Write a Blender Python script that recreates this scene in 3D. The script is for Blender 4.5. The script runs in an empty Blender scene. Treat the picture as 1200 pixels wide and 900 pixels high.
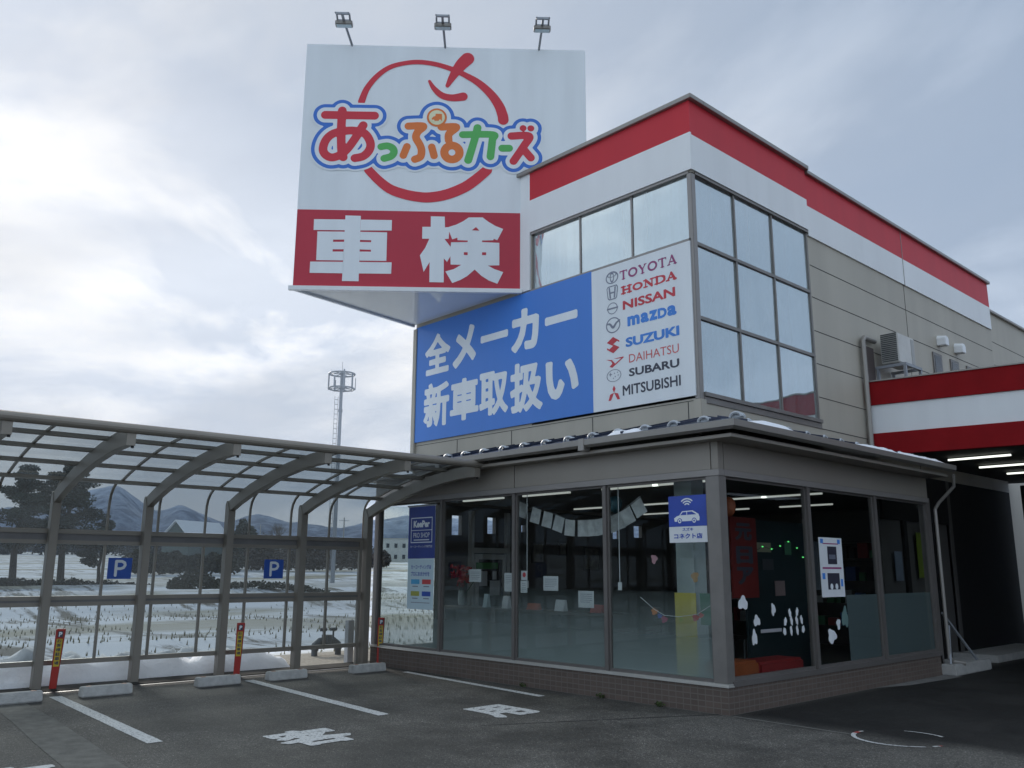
import bpy, bmesh, math, random
import numpy as np
from mathutils import Vector, Matrix, noise
from mathutils.geometry import tessellate_polygon
random.seed(7); R = math.radians
sc = bpy.context.scene
COL = sc.collection

# ------------------------------------------------------------ camera
CAM = Vector((5.909, -8.869, 1.6))
def cam_axes(yaw, pitch, roll):
    f = Vector((-math.sin(yaw)*math.cos(pitch), math.cos(yaw)*math.cos(pitch), math.sin(pitch)))
    r = Vector((math.cos(yaw), math.sin(yaw), 0)); u = r.cross(f)
    return r*math.cos(roll)+u*math.sin(roll), u*math.cos(roll)-r*math.sin(roll), f
cr, cu, cf = cam_axes(R(47.0928), R(12.0968), R(0.2639))
cd = bpy.data.cameras.new('camera'); cd.sensor_width = 36; cd.lens = 1017.7/1200*36
cd.clip_start = 0.1; cd.clip_end = 9000
co = bpy.data.objects.new('camera', cd); COL.objects.link(co)
co.matrix_world = Matrix(((cr.x, cu.x, -cf.x, CAM.x), (cr.y, cu.y, -cf.y, CAM.y), (cr.z, cu.z, -cf.z, CAM.z), (0, 0, 0, 1)))
sc.camera = co

# ------------------------------------------------------------ sky, sun, exposure
SKY2 = (14.49, 2.07, 0.52)
SUN_AZ, SUN_EL = R(78), R(24)          # azimuth counted counter-clockwise from +Y
sdir = Vector((-math.sin(SUN_AZ)*math.cos(SUN_EL), math.cos(SUN_AZ)*math.cos(SUN_EL), math.sin(SUN_EL)))
w = bpy.data.worlds.new('World'); sc.world = w; w.use_nodes = True
nt = w.node_tree; nt.nodes.clear(); N = nt.nodes; LK = nt.links
def nd(t, **k):
    n = N.new(t)
    for a, b in k.items(): setattr(n, a, b)
    return n
def wmath(op, a, b=None, c=None):
    n = nd('ShaderNodeMath', operation=op)
    for i, v in enumerate((a, b, c)):
        if v is None: continue
        if isinstance(v, (int, float)): n.inputs[i].default_value = v
        else: LK.new(v, n.inputs[i])
    return n.outputs[0]
def wmix(f, a, b):
    n = nd('ShaderNodeMix', data_type='RGBA')
    for i, v in ((0, f), (6, a), (7, b)):
        if isinstance(v, (int, float)): n.inputs[i].default_value = v
        elif isinstance(v, tuple): n.inputs[i].default_value = v+(1,)
        else: LK.new(v, n.inputs[i])
    return n.outputs[2]
def ramp(v, pts):
    n = nd('ShaderNodeValToRGB'); LK.new(v, n.inputs[0]); e = n.color_ramp.elements
    e[0].position, e[0].color = pts[0][0], (pts[0][1],)*3+(1,)
    e[1].position, e[1].color = pts[-1][0], (pts[-1][1],)*3+(1,)
    for p, c in pts[1:-1]:
        q = e.new(p); q.color = (c,)*3+(1,)
    return n.outputs[0]
sky = nd('ShaderNodeTexSky', sky_type='NISHITA'); sky.sun_disc = False
sky.sun_elevation = SUN_EL; sky.sun_rotation = -SUN_AZ; sky.dust_density = 1.5; sky.air_density = 1.0
tc = nd('ShaderNodeTexCoord'); sep = nd('ShaderNodeSeparateXYZ'); LK.new(tc.outputs['Generated'], sep.inputs[0])
zz = wmath('ADD', wmath('MAXIMUM', sep.outputs[2], 0.0), 0.22)
cx = wmath('DIVIDE', sep.outputs[0], zz); cy = wmath('DIVIDE', sep.outputs[1], zz)
cmb = nd('ShaderNodeCombineXYZ'); LK.new(cx, cmb.inputs[0]); LK.new(cy, cmb.inputs[1])
mp = nd('ShaderNodeMapping'); mp.inputs['Rotation'].default_value = (0, 0, R(-52)); mp.inputs['Scale'].default_value = (0.75, 1.0, 1); mp.inputs['Location'].default_value = (0.83, -8.45, 0.0)
LK.new(cmb.outputs[0], mp.inputs[0])
n1 = nd('ShaderNodeTexNoise'); n1.inputs['Scale'].default_value = 0.85; n1.inputs['Detail'].default_value = 9; n1.inputs['Roughness'].default_value = 0.55; n1.inputs['Distortion'].default_value = 0.35
LK.new(mp.outputs[0], n1.inputs['Vector'])
n2 = nd('ShaderNodeTexNoise'); n2.inputs['Scale'].default_value = 1.05; n2.inputs['Detail'].default_value = 8; n2.inputs['Roughness'].default_value = 0.56; n2.inputs['Distortion'].default_value = 0.5
mp2 = nd('ShaderNodeMapping'); mp2.inputs['Location'].default_value = SKY2; LK.new(mp.outputs[0], mp2.inputs[0]); LK.new(mp2.outputs[0], n2.inputs['Vector'])
streak = ramp(n1.outputs[0], [(0.40, 0.0), (0.60, 1.0)])
thick = ramp(n2.outputs[0], [(0.43, 0.0), (0.50, 0.45), (0.58, 1.0)])
dot = nd('ShaderNodeVectorMath', operation='DOT_PRODUCT'); LK.new(tc.outputs['Generated'], dot.inputs[0]); dot.inputs[1].default_value = sdir
dd = wmath('MAXIMUM', dot.outputs['Value'], 0.0)
glow = wmath('MULTIPLY', wmath('POWER', dd, 9.0), 0.10)
bluec = nd('ShaderNodeVectorMath', operation='SCALE'); LK.new(sky.outputs[0], bluec.inputs[0]); bluec.inputs['Scale'].default_value = 0.55
bluem = wmix(0.78, bluec.outputs[0], (4.8, 6.0, 7.8))          # clear air seen between the clouds
greyc = wmix(thick, (6.5, 7.4, 8.6), (4.1, 4.95, 6.3))         # cloud bases, thin to thick
body = wmix(wmath('MULTIPLY', streak, 0.75), bluem, greyc)
amt = wmath('MULTIPLY', wmath('MULTIPLY', wmath('SUBTRACT', 1.0, wmath('MULTIPLY', thick, 0.75)), wmath('ADD', wmath('MULTIPLY', streak, 0.7), 0.3)), wmath('ADD', wmath('MULTIPLY', wmath('POWER', dd, 4.0), 1.35), 0.07))
lit = wmix(wmath('MINIMUM', wmath('MULTIPLY', amt, 1.25), 1.0), body, (9.7, 9.6, 9.5))   # cloud tops lit through by the sun
gl = nd('ShaderNodeVectorMath', operation='SCALE'); LK.new(lit, gl.inputs[0]); LK.new(wmath('MULTIPLY', wmath('ADD', glow, 0.97), wmath('MULTIPLY_ADD', streak, 0.26, 0.86)), gl.inputs['Scale'])
# added fill: unseen sky overhead and behind the camera brightened to light the fronts
d2 = nd('ShaderNodeVectorMath', operation='DOT_PRODUCT'); LK.new(tc.outputs['Generated'], d2.inputs[0]); d2.inputs[1].default_value = Vector((0.36, -0.74, 0.52)).normalized()
bk = wmath('MAXIMUM', wmath('ADD', d2.outputs['Value'], 0.12), 0.0)
bm = nd('ShaderNodeVectorMath', operation='MULTIPLY_ADD'); cb = nd('ShaderNodeCombineXYZ'); LK.new(bk, cb.inputs[0]); LK.new(bk, cb.inputs[1]); LK.new(bk, cb.inputs[2])
LK.new(cb.outputs[0], bm.inputs[0]); bm.inputs[1].default_value = (0.60, 0.57, 0.48); bm.inputs[2].default_value = (1, 1, 1)
mf = nd('ShaderNodeVectorMath', operation='MULTIPLY'); LK.new(gl.outputs[0], mf.inputs[0]); LK.new(bm.outputs[0], mf.inputs[1])
fin = mf.outputs[0]
bg = nd('ShaderNodeBackground'); LK.new(fin, bg.inputs[0]); bg.inputs[1].default_value = 0.105
wo = nd('ShaderNodeOutputWorld'); LK.new(bg.outputs[0], wo.inputs[0])

sl = bpy.data.lights.new('sun', 'SUN'); sl.energy = 2.6; sl.angle = R(11); sl.color = (1.0, 0.95, 0.87)
so = bpy.data.objects.new('sun', sl); COL.objects.link(so)
so.rotation_euler = (-sdir).to_track_quat('-Z', 'Y').to_euler()
sc.view_settings.view_transform = 'Standard'; sc.view_settings.look = 'None'; sc.view_settings.exposure = 0.0; sc.view_settings.gamma = 1
sc.cycles.use_denoising = True; sc.cycles.max_bounces = 8; sc.cycles.transparent_max_bounces = 24; sc.cycles.volume_bounces = 0
sc.cycles.caustics_reflective = False; sc.cycles.caustics_refractive = False

# ------------------------------------------------------------ materials
MATS = {}
def mat(name, col, rough=0.6, metal=0.0, var=0.12, scale=3.0, bump=0.0, bscale=40.0, spec=0.5, streak=False, emit=None):
    if name in MATS: return MATS[name]
    m = bpy.data.materials.new(name); m.use_nodes = True; t = m.node_tree; b = t.nodes['Principled BSDF']
    b.inputs['Roughness'].default_value = rough; b.inputs['Metallic'].default_value = metal
    b.inputs['Specular IOR Level'].default_value = spec
    g = t.nodes.new('ShaderNodeNewGeometry'); mpp = t.nodes.new('ShaderNodeMapping')
    t.links.new(g.outputs['Position'], mpp.inputs[0])
    if streak: mpp.inputs['Scale'].default_value = (1, 1, 0.12)
    no = t.nodes.new('ShaderNodeTexNoise'); no.inputs['Scale'].default_value = scale; no.inputs['Detail'].default_value = 6; no.inputs['Roughness'].default_value = 0.6
    t.links.new(mpp.outputs[0], no.inputs['Vector'])
    mx = t.nodes.new('ShaderNodeMix'); mx.data_type = 'RGBA'
    rp = t.nodes.new('ShaderNodeMapRange'); rp.inputs[1].default_value = 0.3; rp.inputs[2].default_value = 0.7
    t.links.new(no.outputs[0], rp.inputs[0]); t.links.new(rp.outputs[0], mx.inputs[0])
    mx.inputs[6].default_value = tuple(c*(1-var) for c in col)+(1,); mx.inputs[7].default_value = tuple(min(1, c*(1+var)) for c in col)+(1,)
    t.links.new(mx.outputs[2], b.inputs['Base Color'])
    if bump:
        n3 = t.nodes.new('ShaderNodeTexNoise'); n3.inputs['Scale'].default_value = bscale; n3.inputs['Detail'].default_value = 5
        t.links.new(g.outputs['Position'], n3.inputs['Vector'])
        bp = t.nodes.new('ShaderNodeBump'); bp.inputs['Strength'].default_value = bump; bp.inputs['Distance'].default_value = 0.02
        t.links.new(n3.outputs[0], bp.inputs['Height']); t.links.new(bp.outputs[0], b.inputs['Normal'])
    if emit:
        b.inputs['Emission Color'].default_value = tuple(col)+(1,); b.inputs['Emission Strength'].default_value = emit
    MATS[name] = m; return m
def schlick(t):
    g = t.nodes.new('ShaderNodeNewGeometry'); d = t.nodes.new('ShaderNodeVectorMath'); d.operation = 'DOT_PRODUCT'; t.links.new(g.outputs['Normal'], d.inputs[0]); t.links.new(g.outputs['Incoming'], d.inputs[1])
    def mm(op, a, b):
        n = t.nodes.new('ShaderNodeMath'); n.operation = op
        for i, v in enumerate((a, b)):
            if v is None: continue
            if isinstance(v, (int, float)): n.inputs[i].default_value = v
            else: t.links.new(v, n.inputs[i])
        return n.outputs[0]
    return mm('ADD', mm('MULTIPLY', mm('POWER', mm('SUBTRACT', 1.0, mm('ABSOLUTE', d.outputs['Value'], None)), 5.0), 0.96), 0.04)
def glassmat(name, tint=(0.85, 0.88, 0.87), refl=1.0, rough=0.0, milk=0.0, milkcol=(0.6, 0.65, 0.66), base=0.0):
    m = bpy.data.materials.new(name); m.use_nodes = True; t = m.node_tree; t.nodes.clear()
    o = t.nodes.new('ShaderNodeOutputMaterial'); tr = t.nodes.new('ShaderNodeBsdfTransparent'); tr.inputs[0].default_value = tint+(1,)
    gl = t.nodes.new('ShaderNodeBsdfGlossy'); gl.inputs['Roughness'].default_value = rough
    mu = t.nodes.new('ShaderNodeMath'); mu.operation = 'MULTIPLY_ADD'; mu.inputs[1].default_value = refl; mu.inputs[2].default_value = base
    t.links.new(schlick(t), mu.inputs[0])
    src = tr
    if milk:
        df = t.nodes.new('ShaderNodeBsdfDiffuse'); df.inputs[0].default_value = milkcol+(1,)
        tl = t.nodes.new('ShaderNodeBsdfTranslucent'); tl.inputs[0].default_value = milkcol+(1,)
        a = t.nodes.new('ShaderNodeMixShader'); a.inputs[0].default_value = 0.6; t.links.new(df.outputs[0], a.inputs[1]); t.links.new(tl.outputs[0], a.inputs[2])
        g = t.nodes.new('ShaderNodeNewGeometry'); no = t.nodes.new('ShaderNodeTexNoise'); no.inputs['Scale'].default_value = 1.6; no.inputs['Detail'].default_value = 7
        mpp = t.nodes.new('ShaderNodeMapping'); mpp.inputs['Scale'].default_value = (1, 1, 0.35); t.links.new(g.outputs['Position'], mpp.inputs[0]); t.links.new(mpp.outputs[0], no.inputs['Vector'])
        mm = t.nodes.new('ShaderNodeMapRange'); mm.inputs[1].default_value = 0.35; mm.inputs[2].default_value = 0.7; mm.inputs[3].default_value = milk*0.65; mm.inputs[4].default_value = milk*1.35
        t.links.new(no.outputs[0], mm.inputs[0])
        s2 = t.nodes.new('ShaderNodeMixShader'); t.links.new(mm.outputs[0], s2.inputs[0]); t.links.new(tr.outputs[0], s2.inputs[1]); t.links.new(a.outputs[0], s2.inputs[2]); src = s2
    mx = t.nodes.new('ShaderNodeMixShader'); t.links.new(mu.outputs[0], mx.inputs[0]); t.links.new(src.outputs[0], mx.inputs[1]); t.links.new(gl.outputs[0], mx.inputs[2])
    t.links.new(mx.outputs[0], o.inputs[0]); MATS[name] = m; return m
def filmmat(name, z0, z1, a0, a1, col):
    """frosted privacy film whose printed dots thin out from z0 (dense) to z1"""
    m = bpy.data.materials.new(name); m.use_nodes = True; t = m.node_tree; t.nodes.clear()
    o = t.nodes.new('ShaderNodeOutputMaterial'); tr = t.nodes.new('ShaderNodeBsdfTransparent'); df = t.nodes.new('ShaderNodeBsdfDiffuse'); df.inputs[0].default_value = col+(1,)
    g = t.nodes.new('ShaderNodeNewGeometry'); s = t.nodes.new('ShaderNodeSeparateXYZ'); t.links.new(g.outputs['Position'], s.inputs[0])
    mr = t.nodes.new('ShaderNodeMapRange'); mr.inputs[1].default_value = z0; mr.inputs[2].default_value = z1; mr.inputs[3].default_value = a0; mr.inputs[4].default_value = a1
    t.links.new(s.outputs[2], mr.inputs[0]); mx = t.nodes.new('ShaderNodeMixShader'); t.links.new(mr.outputs[0], mx.inputs[0]); t.links.new(tr.outputs[0], mx.inputs[1]); t.links.new(df.outputs[0], mx.inputs[2])
    t.links.new(mx.outputs[0], o.inputs[0]); return m

alu = mat('anodised_aluminium', (0.285, 0.255, 0.215), 0.45, 0.25, 0.06, 2, 0.05)
bronze = mat('bronze_frame', (0.17, 0.155, 0.145), 0.42, 0.3, 0.08, 2)
bronze_lt = mat('bronze_frame_light', (0.30, 0.28, 0.265), 0.42, 0.3, 0.06, 2)
clad = mat('ribbed_cladding', (0.45, 0.415, 0.345), 0.5, 0.0, 0.08, 1.6, 0.03, 12, streak=True)
fascia_m = mat('fascia_panel', (0.30, 0.272, 0.235), 0.42, 0.2, 0.05, 0.8, streak=True)
white = mat('white_panel', (0.84, 0.855, 0.86), 0.35, 0, 0.045, 2.0, streak=True)
signwhite = mat('sign_white', (0.82, 0.86, 0.885), 0.4, 0, 0.05, 2.4, streak=True)
red = mat('red_panel', (0.60, 0.03, 0.045), 0.45, 0, 0.06, 2.2, streak=True, spec=0.3)
sred = mat('sign_red', (0.52, 0.022, 0.05), 0.45, 0, 0.04, 1.5)
logored = mat('logo_red', (0.66, 0.022, 0.045), 0.4, 0, 0.03, 1.5)
lblue = mat('logo_blue', (0.035, 0.17, 0.62), 0.4, 0, 0.03, 1.5)
green = mat('logo_green', (0.09, 0.46, 0.10), 0.4, 0, 0.03, 1.5)
orange = mat('logo_orange', (0.80, 0.19, 0.03), 0.4, 0, 0.03, 1.5)
cream = mat('logo_cream', (0.80, 0.78, 0.52), 0.4, 0, 0.02)
banblue = mat('banner_blue', (0.055, 0.22, 0.68), 0.28, 0, 0.05, 0.9, streak=True)
ink = mat('ink_dark', (0.05, 0.055, 0.08), 0.5); inkr = mat('ink_red', (0.62, 0.05, 0.07), 0.5); inkr2 = mat('ink_red_light', (0.66, 0.12, 0.12), 0.5)
inkp = mat('ink_purple', (0.34, 0.07, 0.20), 0.5); inkb = mat('ink_blue', (0.06, 0.25, 0.72), 0.5); inkg = mat('ink_grey', (0.22, 0.24, 0.30), 0.4, 0.3)
navy = mat('poster_blue', (0.03, 0.075, 0.42), 0.4); navyd = mat('poster_navy', (0.035, 0.06, 0.28), 0.5)
paper = mat('paper', (0.72, 0.74, 0.76), 0.7, 0, 0.04, 8)
pale = mat('poster_pale_blue', (0.60, 0.74, 0.80), 0.5, 0, 0.03)
black = mat('black_rubber', (0.02, 0.02, 0.022), 0.5, 0, 0.1)
roofm = mat('roof_metal', (0.035, 0.045, 0.08), 0.3, 0.4, 0.1)
gutterm = mat('gutter_metal', (0.30, 0.28, 0.255), 0.35, 0.35, 0.06, 2)
snowm = mat('snow', (0.90, 0.91, 0.94), 0.75, 0, 0.03, 2.5, 0.5, 22)
sbank = mat('bank_snow', (0.92, 0.925, 0.95), 0.8, 0, 0.03, 2.5, 0.6, 18)
sbp = sbank.node_tree.nodes['Principled BSDF']; sbp.inputs['Subsurface Weight'].default_value = 1.0; sbp.inputs['Subsurface Radius'].default_value = (1.0, 1.0, 1.0); sbp.inputs['Subsurface Scale'].default_value = 0.22
conc = mat('concrete', (0.42, 0.41, 0.39), 0.85, 0, 0.14, 9, 0.35, 60)
concd = mat('concrete_damp', (0.17, 0.165, 0.155), 0.8, 0, 0.25, 3, 0.3, 50)
trim = mat('bright_sill', (0.62, 0.60, 0.56), 0.3, 0.5, 0.05)
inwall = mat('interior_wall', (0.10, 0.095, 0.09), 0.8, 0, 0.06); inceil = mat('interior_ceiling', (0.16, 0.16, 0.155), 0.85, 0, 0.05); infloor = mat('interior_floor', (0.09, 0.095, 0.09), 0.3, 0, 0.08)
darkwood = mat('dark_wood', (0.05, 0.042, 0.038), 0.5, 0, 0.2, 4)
blind = mat('blind_fabric', (0.85, 0.88, 0.90), 0.8, 0, 0.04, 3, streak=True)
tube = mat('fluorescent_tube', (0.95, 1.0, 0.90), 0.5, emit=1.6); tubei = mat('fluorescent_tube_inside', (0.95, 1.0, 0.95), 0.5, emit=0.42)
glass = glassmat('window_glass', (0.88, 0.90, 0.89), 0.55)
upglass = glassmat('upper_window_glass', (0.88, 0.93, 0.96), 1.0, milk=0.5, milkcol=(0.74, 0.84, 0.88), base=0.5)
for q_ in upglass.node_tree.nodes:
    if q_.type == 'MAPPING': q_.inputs['Scale'].default_value = (4.5, 4.5, 0.12)     # folds of the net curtains
for q_ in upglass.node_tree.nodes:
    if q_.type == 'BSDF_GLOSSY':
        tt = upglass.node_tree; ge = tt.nodes.new('ShaderNodeNewGeometry'); nz = tt.nodes.new('ShaderNodeTexNoise'); nz.inputs['Scale'].default_value = 1.3; nz.inputs['Detail'].default_value = 1.0; tt.links.new(ge.outputs['Position'], nz.inputs['Vector'])
        bu = tt.nodes.new('ShaderNodeBump'); bu.inputs['Strength'].default_value = 0.5; bu.inputs['Distance'].default_value = 0.02; tt.links.new(nz.outputs[0], bu.inputs['Height']); tt.links.new(bu.outputs[0], q_.inputs['Normal']); q_.inputs['Color'].default_value = (0.93, 1.0, 1.0, 1); break
poly = glassmat('smoked_polycarbonate', (0.385, 0.43, 0.45), 0.45, 0.12, 0.085, (0.38, 0.42, 0.44))

def asphalt_mat():
    m = bpy.data.materials.new('asphalt'); m.use_nodes = True; t = m.node_tree; b = t.nodes['Principled BSDF']; L = t.links
    g = t.nodes.new('ShaderNodeNewGeometry')
    def noi(s, d=4, r=0.6):
        n = t.nodes.new('ShaderNodeTexNoise'); n.inputs['Scale'].default_value = s; n.inputs['Detail'].default_value = d; n.inputs['Roughness'].default_value = r; L.new(g.outputs['Position'], n.inputs['Vector']); return n.outputs[0]
    def mr(v, a, b_, c, d):
        n = t.nodes.new('ShaderNodeMapRange'); L.new(v, n.inputs[0]); n.inputs[1].default_value = a; n.inputs[2].default_value = b_; n.inputs[3].default_value = c; n.inputs[4].default_value = d; return n.outputs[0]
    def mul(a, b_):
        n = t.nodes.new('ShaderNodeMath'); n.operation = 'MULTIPLY'; L.new(a, n.inputs[0]); L.new(b_, n.inputs[1]); return n.outputs[0]
    v = t.nodes.new('ShaderNodeTexVoronoi'); v.inputs['Scale'].default_value = 95; L.new(g.outputs['Position'], v.inputs['Vector'])
    speck = mr(v.outputs['Distance'], 0.1, 0.75, 1.5, 0.6)
    stone = t.nodes.new('ShaderNodeSeparateColor'); L.new(v.outputs['Color'], stone.inputs[0])
    bright = mr(stone.outputs[0], 0.93, 1.0, 1.0, 2.6)
    damp = noi(0.55, 7, 0.66); dampf = mr(damp, 0.40, 0.58, 0.50, 1.12)
    mid = mr(noi(3.2, 6, .7), 0.3, 0.7, 0.80, 1.20); fine = mr(noi(30, 4, .8), 0.3, 0.7, 0.62, 1.38)
    # asphalt beside the side wall: building's shade and wetness darkened into its colour
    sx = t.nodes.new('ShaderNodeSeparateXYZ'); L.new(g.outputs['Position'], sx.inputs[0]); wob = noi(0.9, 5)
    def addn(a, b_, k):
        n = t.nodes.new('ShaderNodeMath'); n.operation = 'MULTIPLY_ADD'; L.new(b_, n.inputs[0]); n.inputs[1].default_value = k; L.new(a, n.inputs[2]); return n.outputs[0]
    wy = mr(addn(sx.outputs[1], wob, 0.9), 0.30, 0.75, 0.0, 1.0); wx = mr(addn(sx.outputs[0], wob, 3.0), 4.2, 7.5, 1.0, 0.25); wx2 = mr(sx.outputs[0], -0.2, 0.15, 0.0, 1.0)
    wet = mul(mul(wy, wx), wx2); wet_shade_f = mr(wet, 0.0, 1.0, 1.0, 0.2)
    f = mul(mul(mul(mul(speck, bright), mul(dampf, mid)), fine), wet_shade_f)
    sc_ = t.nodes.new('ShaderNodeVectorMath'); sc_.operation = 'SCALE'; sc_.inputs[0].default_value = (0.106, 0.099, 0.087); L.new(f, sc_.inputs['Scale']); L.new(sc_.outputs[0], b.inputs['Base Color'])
    L.new(mr(damp, 0.42, 0.6, 0.72, 0.92), b.inputs['Roughness']); b.inputs['Specular IOR Level'].default_value = 0.3
    bp = t.nodes.new('ShaderNodeBump'); bp.inputs['Strength'].default_value = 0.55; bp.inputs['Distance'].default_value = 0.006; L.new(v.outputs['Distance'], bp.inputs['Height']); L.new(bp.outputs[0], b.inputs['Normal'])
    return m
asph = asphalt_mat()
def paint_mat():
    m = bpy.data.materials.new('road_paint'); m.use_nodes = True; t = m.node_tree; b = t.nodes['Principled BSDF']; L = t.links
    g = t.nodes.new('ShaderNodeNewGeometry'); n = t.nodes.new('ShaderNodeTexNoise'); n.inputs['Scale'].default_value = 34; n.inputs['Detail'].default_value = 6; n.inputs['Roughness'].default_value = 0.75; L.new(g.outputs['Position'], n.inputs['Vector'])
    r = t.nodes.new('ShaderNodeValToRGB'); L.new(n.outputs[0], r.inputs[0]); e = r.color_ramp.elements; e[0].position = 0.38; e[0].color = (0.10, 0.10, 0.10, 1); e[1].position = 0.47; e[1].color = (0.58, 0.58, 0.56, 1)
    L.new(r.outputs[0], b.inputs['Base Color']); b.inputs['Roughness'].default_value = 0.8; return m
paint = paint_mat()
def tile_mat():
    m = bpy.data.materials.new('base_tiles'); m.use_nodes = True; t = m.node_tree; b = t.nodes['Principled BSDF']; L = t.links
    g = t.nodes.new('ShaderNodeNewGeometry'); s = t.nodes.new('ShaderNodeSeparateXYZ'); L.new(g.outputs['Position'], s.inputs[0])
    a = t.nodes.new('ShaderNodeMath'); a.operation = 'ADD'; L.new(s.outputs[0], a.inputs[0]); L.new(s.outputs[1], a.inputs[1])
    c = t.nodes.new('ShaderNodeCombineXYZ'); L.new(a.outputs[0], c.inputs[0]); L.new(s.outputs[2], c.inputs[1])
    k = t.nodes.new('ShaderNodeTexBrick'); k.offset = 0.0; k.inputs['Scale'].default_value = 1; k.inputs['Brick Width'].default_value = 0.105; k.inputs['Row Height'].default_value = 0.066; k.inputs['Mortar Size'].default_value = 0.006
    k.inputs['Color1'].default_value = (0.105, 0.078, 0.064, 1); k.inputs['Color2'].default_value = (0.13, 0.095, 0.078, 1); k.inputs['Mortar'].default_value = (0.15, 0.13, 0.112, 1)
    L.new(c.outputs[0], k.inputs['Vector']); L.new(k.outputs['Color'], b.inputs['Base Color']); b.inputs['Roughness'].default_value = 0.6
    bp = t.nodes.new('ShaderNodeBump'); bp.inputs['Strength'].default_value = 0.4; bp.inputs['Distance'].default_value = 0.004; L.new(k.outputs['Fac'], bp.inputs['Height']); bp.invert = True; L.new(bp.outputs[0], b.inputs['Normal'])
    return m
tiles = tile_mat()
def field_mat():
    m = bpy.data.materials.new('snow_field'); m.use_nodes = True; t = m.node_tree; b = t.nodes['Principled BSDF']; L = t.links
    g = t.nodes.new('ShaderNodeNewGeometry')
    def noi(s, sx, sy, d=5):
        mpp = t.nodes.new('ShaderNodeMapping'); mpp.inputs['Scale'].default_value = (sx, sy, 1); L.new(g.outputs['Position'], mpp.inputs[0])
        n = t.nodes.new('ShaderNodeTexNoise'); n.inputs['Scale'].default_value = s; n.inputs['Detail'].default_value = d; n.inputs['Roughness'].default_value = 0.65; L.new(mpp.outputs[0], n.inputs['Vector']); return n.outputs[0]
    def rr(v, a, b_):
        n = t.nodes.new('ShaderNodeMapRange'); L.new(v, n.inputs[0]); n.inputs[1].default_value = a; n.inputs[2].default_value = b_; return n.outputs[0]
    big = rr(noi(0.10, 1, 0.3), 0.50, 0.60); small = rr(noi(1.0, 0.16, 0.75, 7), 0.54, 0.62); far = rr(noi(0.025, 1, 0.4), 0.5, 0.62)
    def mx(f, a, c):
        n = t.nodes.new('ShaderNodeMix'); n.data_type = 'RGBA'; L.new(f, n.inputs[0])
        for i, v in ((6, a), (7, c)):
            if isinstance(v, tuple): n.inputs[i].default_value = v+(1,)
            else: L.new(v, n.inputs[i])
        return n.outputs[2]
    c1 = mx(big, (0.78, 0.81, 0.86), (0.36, 0.34, 0.25)); c2 = mx(small, c1, (0.15, 0.145, 0.13)); c3 = mx(far, c2, (0.50, 0.50, 0.48))
    L.new(c3, b.inputs['Base Color']); b.inputs['Roughness'].default_value = 0.85; b.inputs['Specular IOR Level'].default_value = 0.2
    return m
fieldm = field_mat()
def mount_mat():
    m = bpy.data.materials.new('mountain'); m.use_nodes = True; t = m.node_tree; b = t.nodes['Principled BSDF']; L = t.links
    g = t.nodes.new('ShaderNodeNewGeometry'); s = t.nodes.new('ShaderNodeSeparateXYZ'); L.new(g.outputs['Position'], s.inputs[0])
    n = t.nodes.new('ShaderNodeTexNoise'); n.inputs['Scale'].default_value = 0.02; n.inputs['Detail'].default_value = 8; n.inputs['Roughness'].default_value = 0.72; L.new(g.outputs['Position'], n.inputs['Vector'])
    a = t.nodes.new('ShaderNodeMath'); a.operation = 'MULTIPLY_ADD'; L.new(s.outputs[2], a.inputs[0]); a.inputs[1].default_value = 0.0010; L.new(n.outputs[0], a.inputs[2])
    r = t.nodes.new('ShaderNodeValToRGB'); L.new(a.outputs[0], r.inputs[0]); e = r.color_ramp.elements; e[0].position = 0.54; e[0].color = (0.03, 0.055, 0.115, 1); e[1].position = 0.86; e[1].color = (0.38, 0.47, 0.62, 1)  # distance haze is painted in: forest and snow tones shifted to blue
    L.new(r.outputs[0], b.inputs['Base Color']); b.inputs['Roughness'].default_value = 0.95; b.inputs['Specular IOR Level'].default_value = 0.1; return m
mountm = mount_mat()

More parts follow.
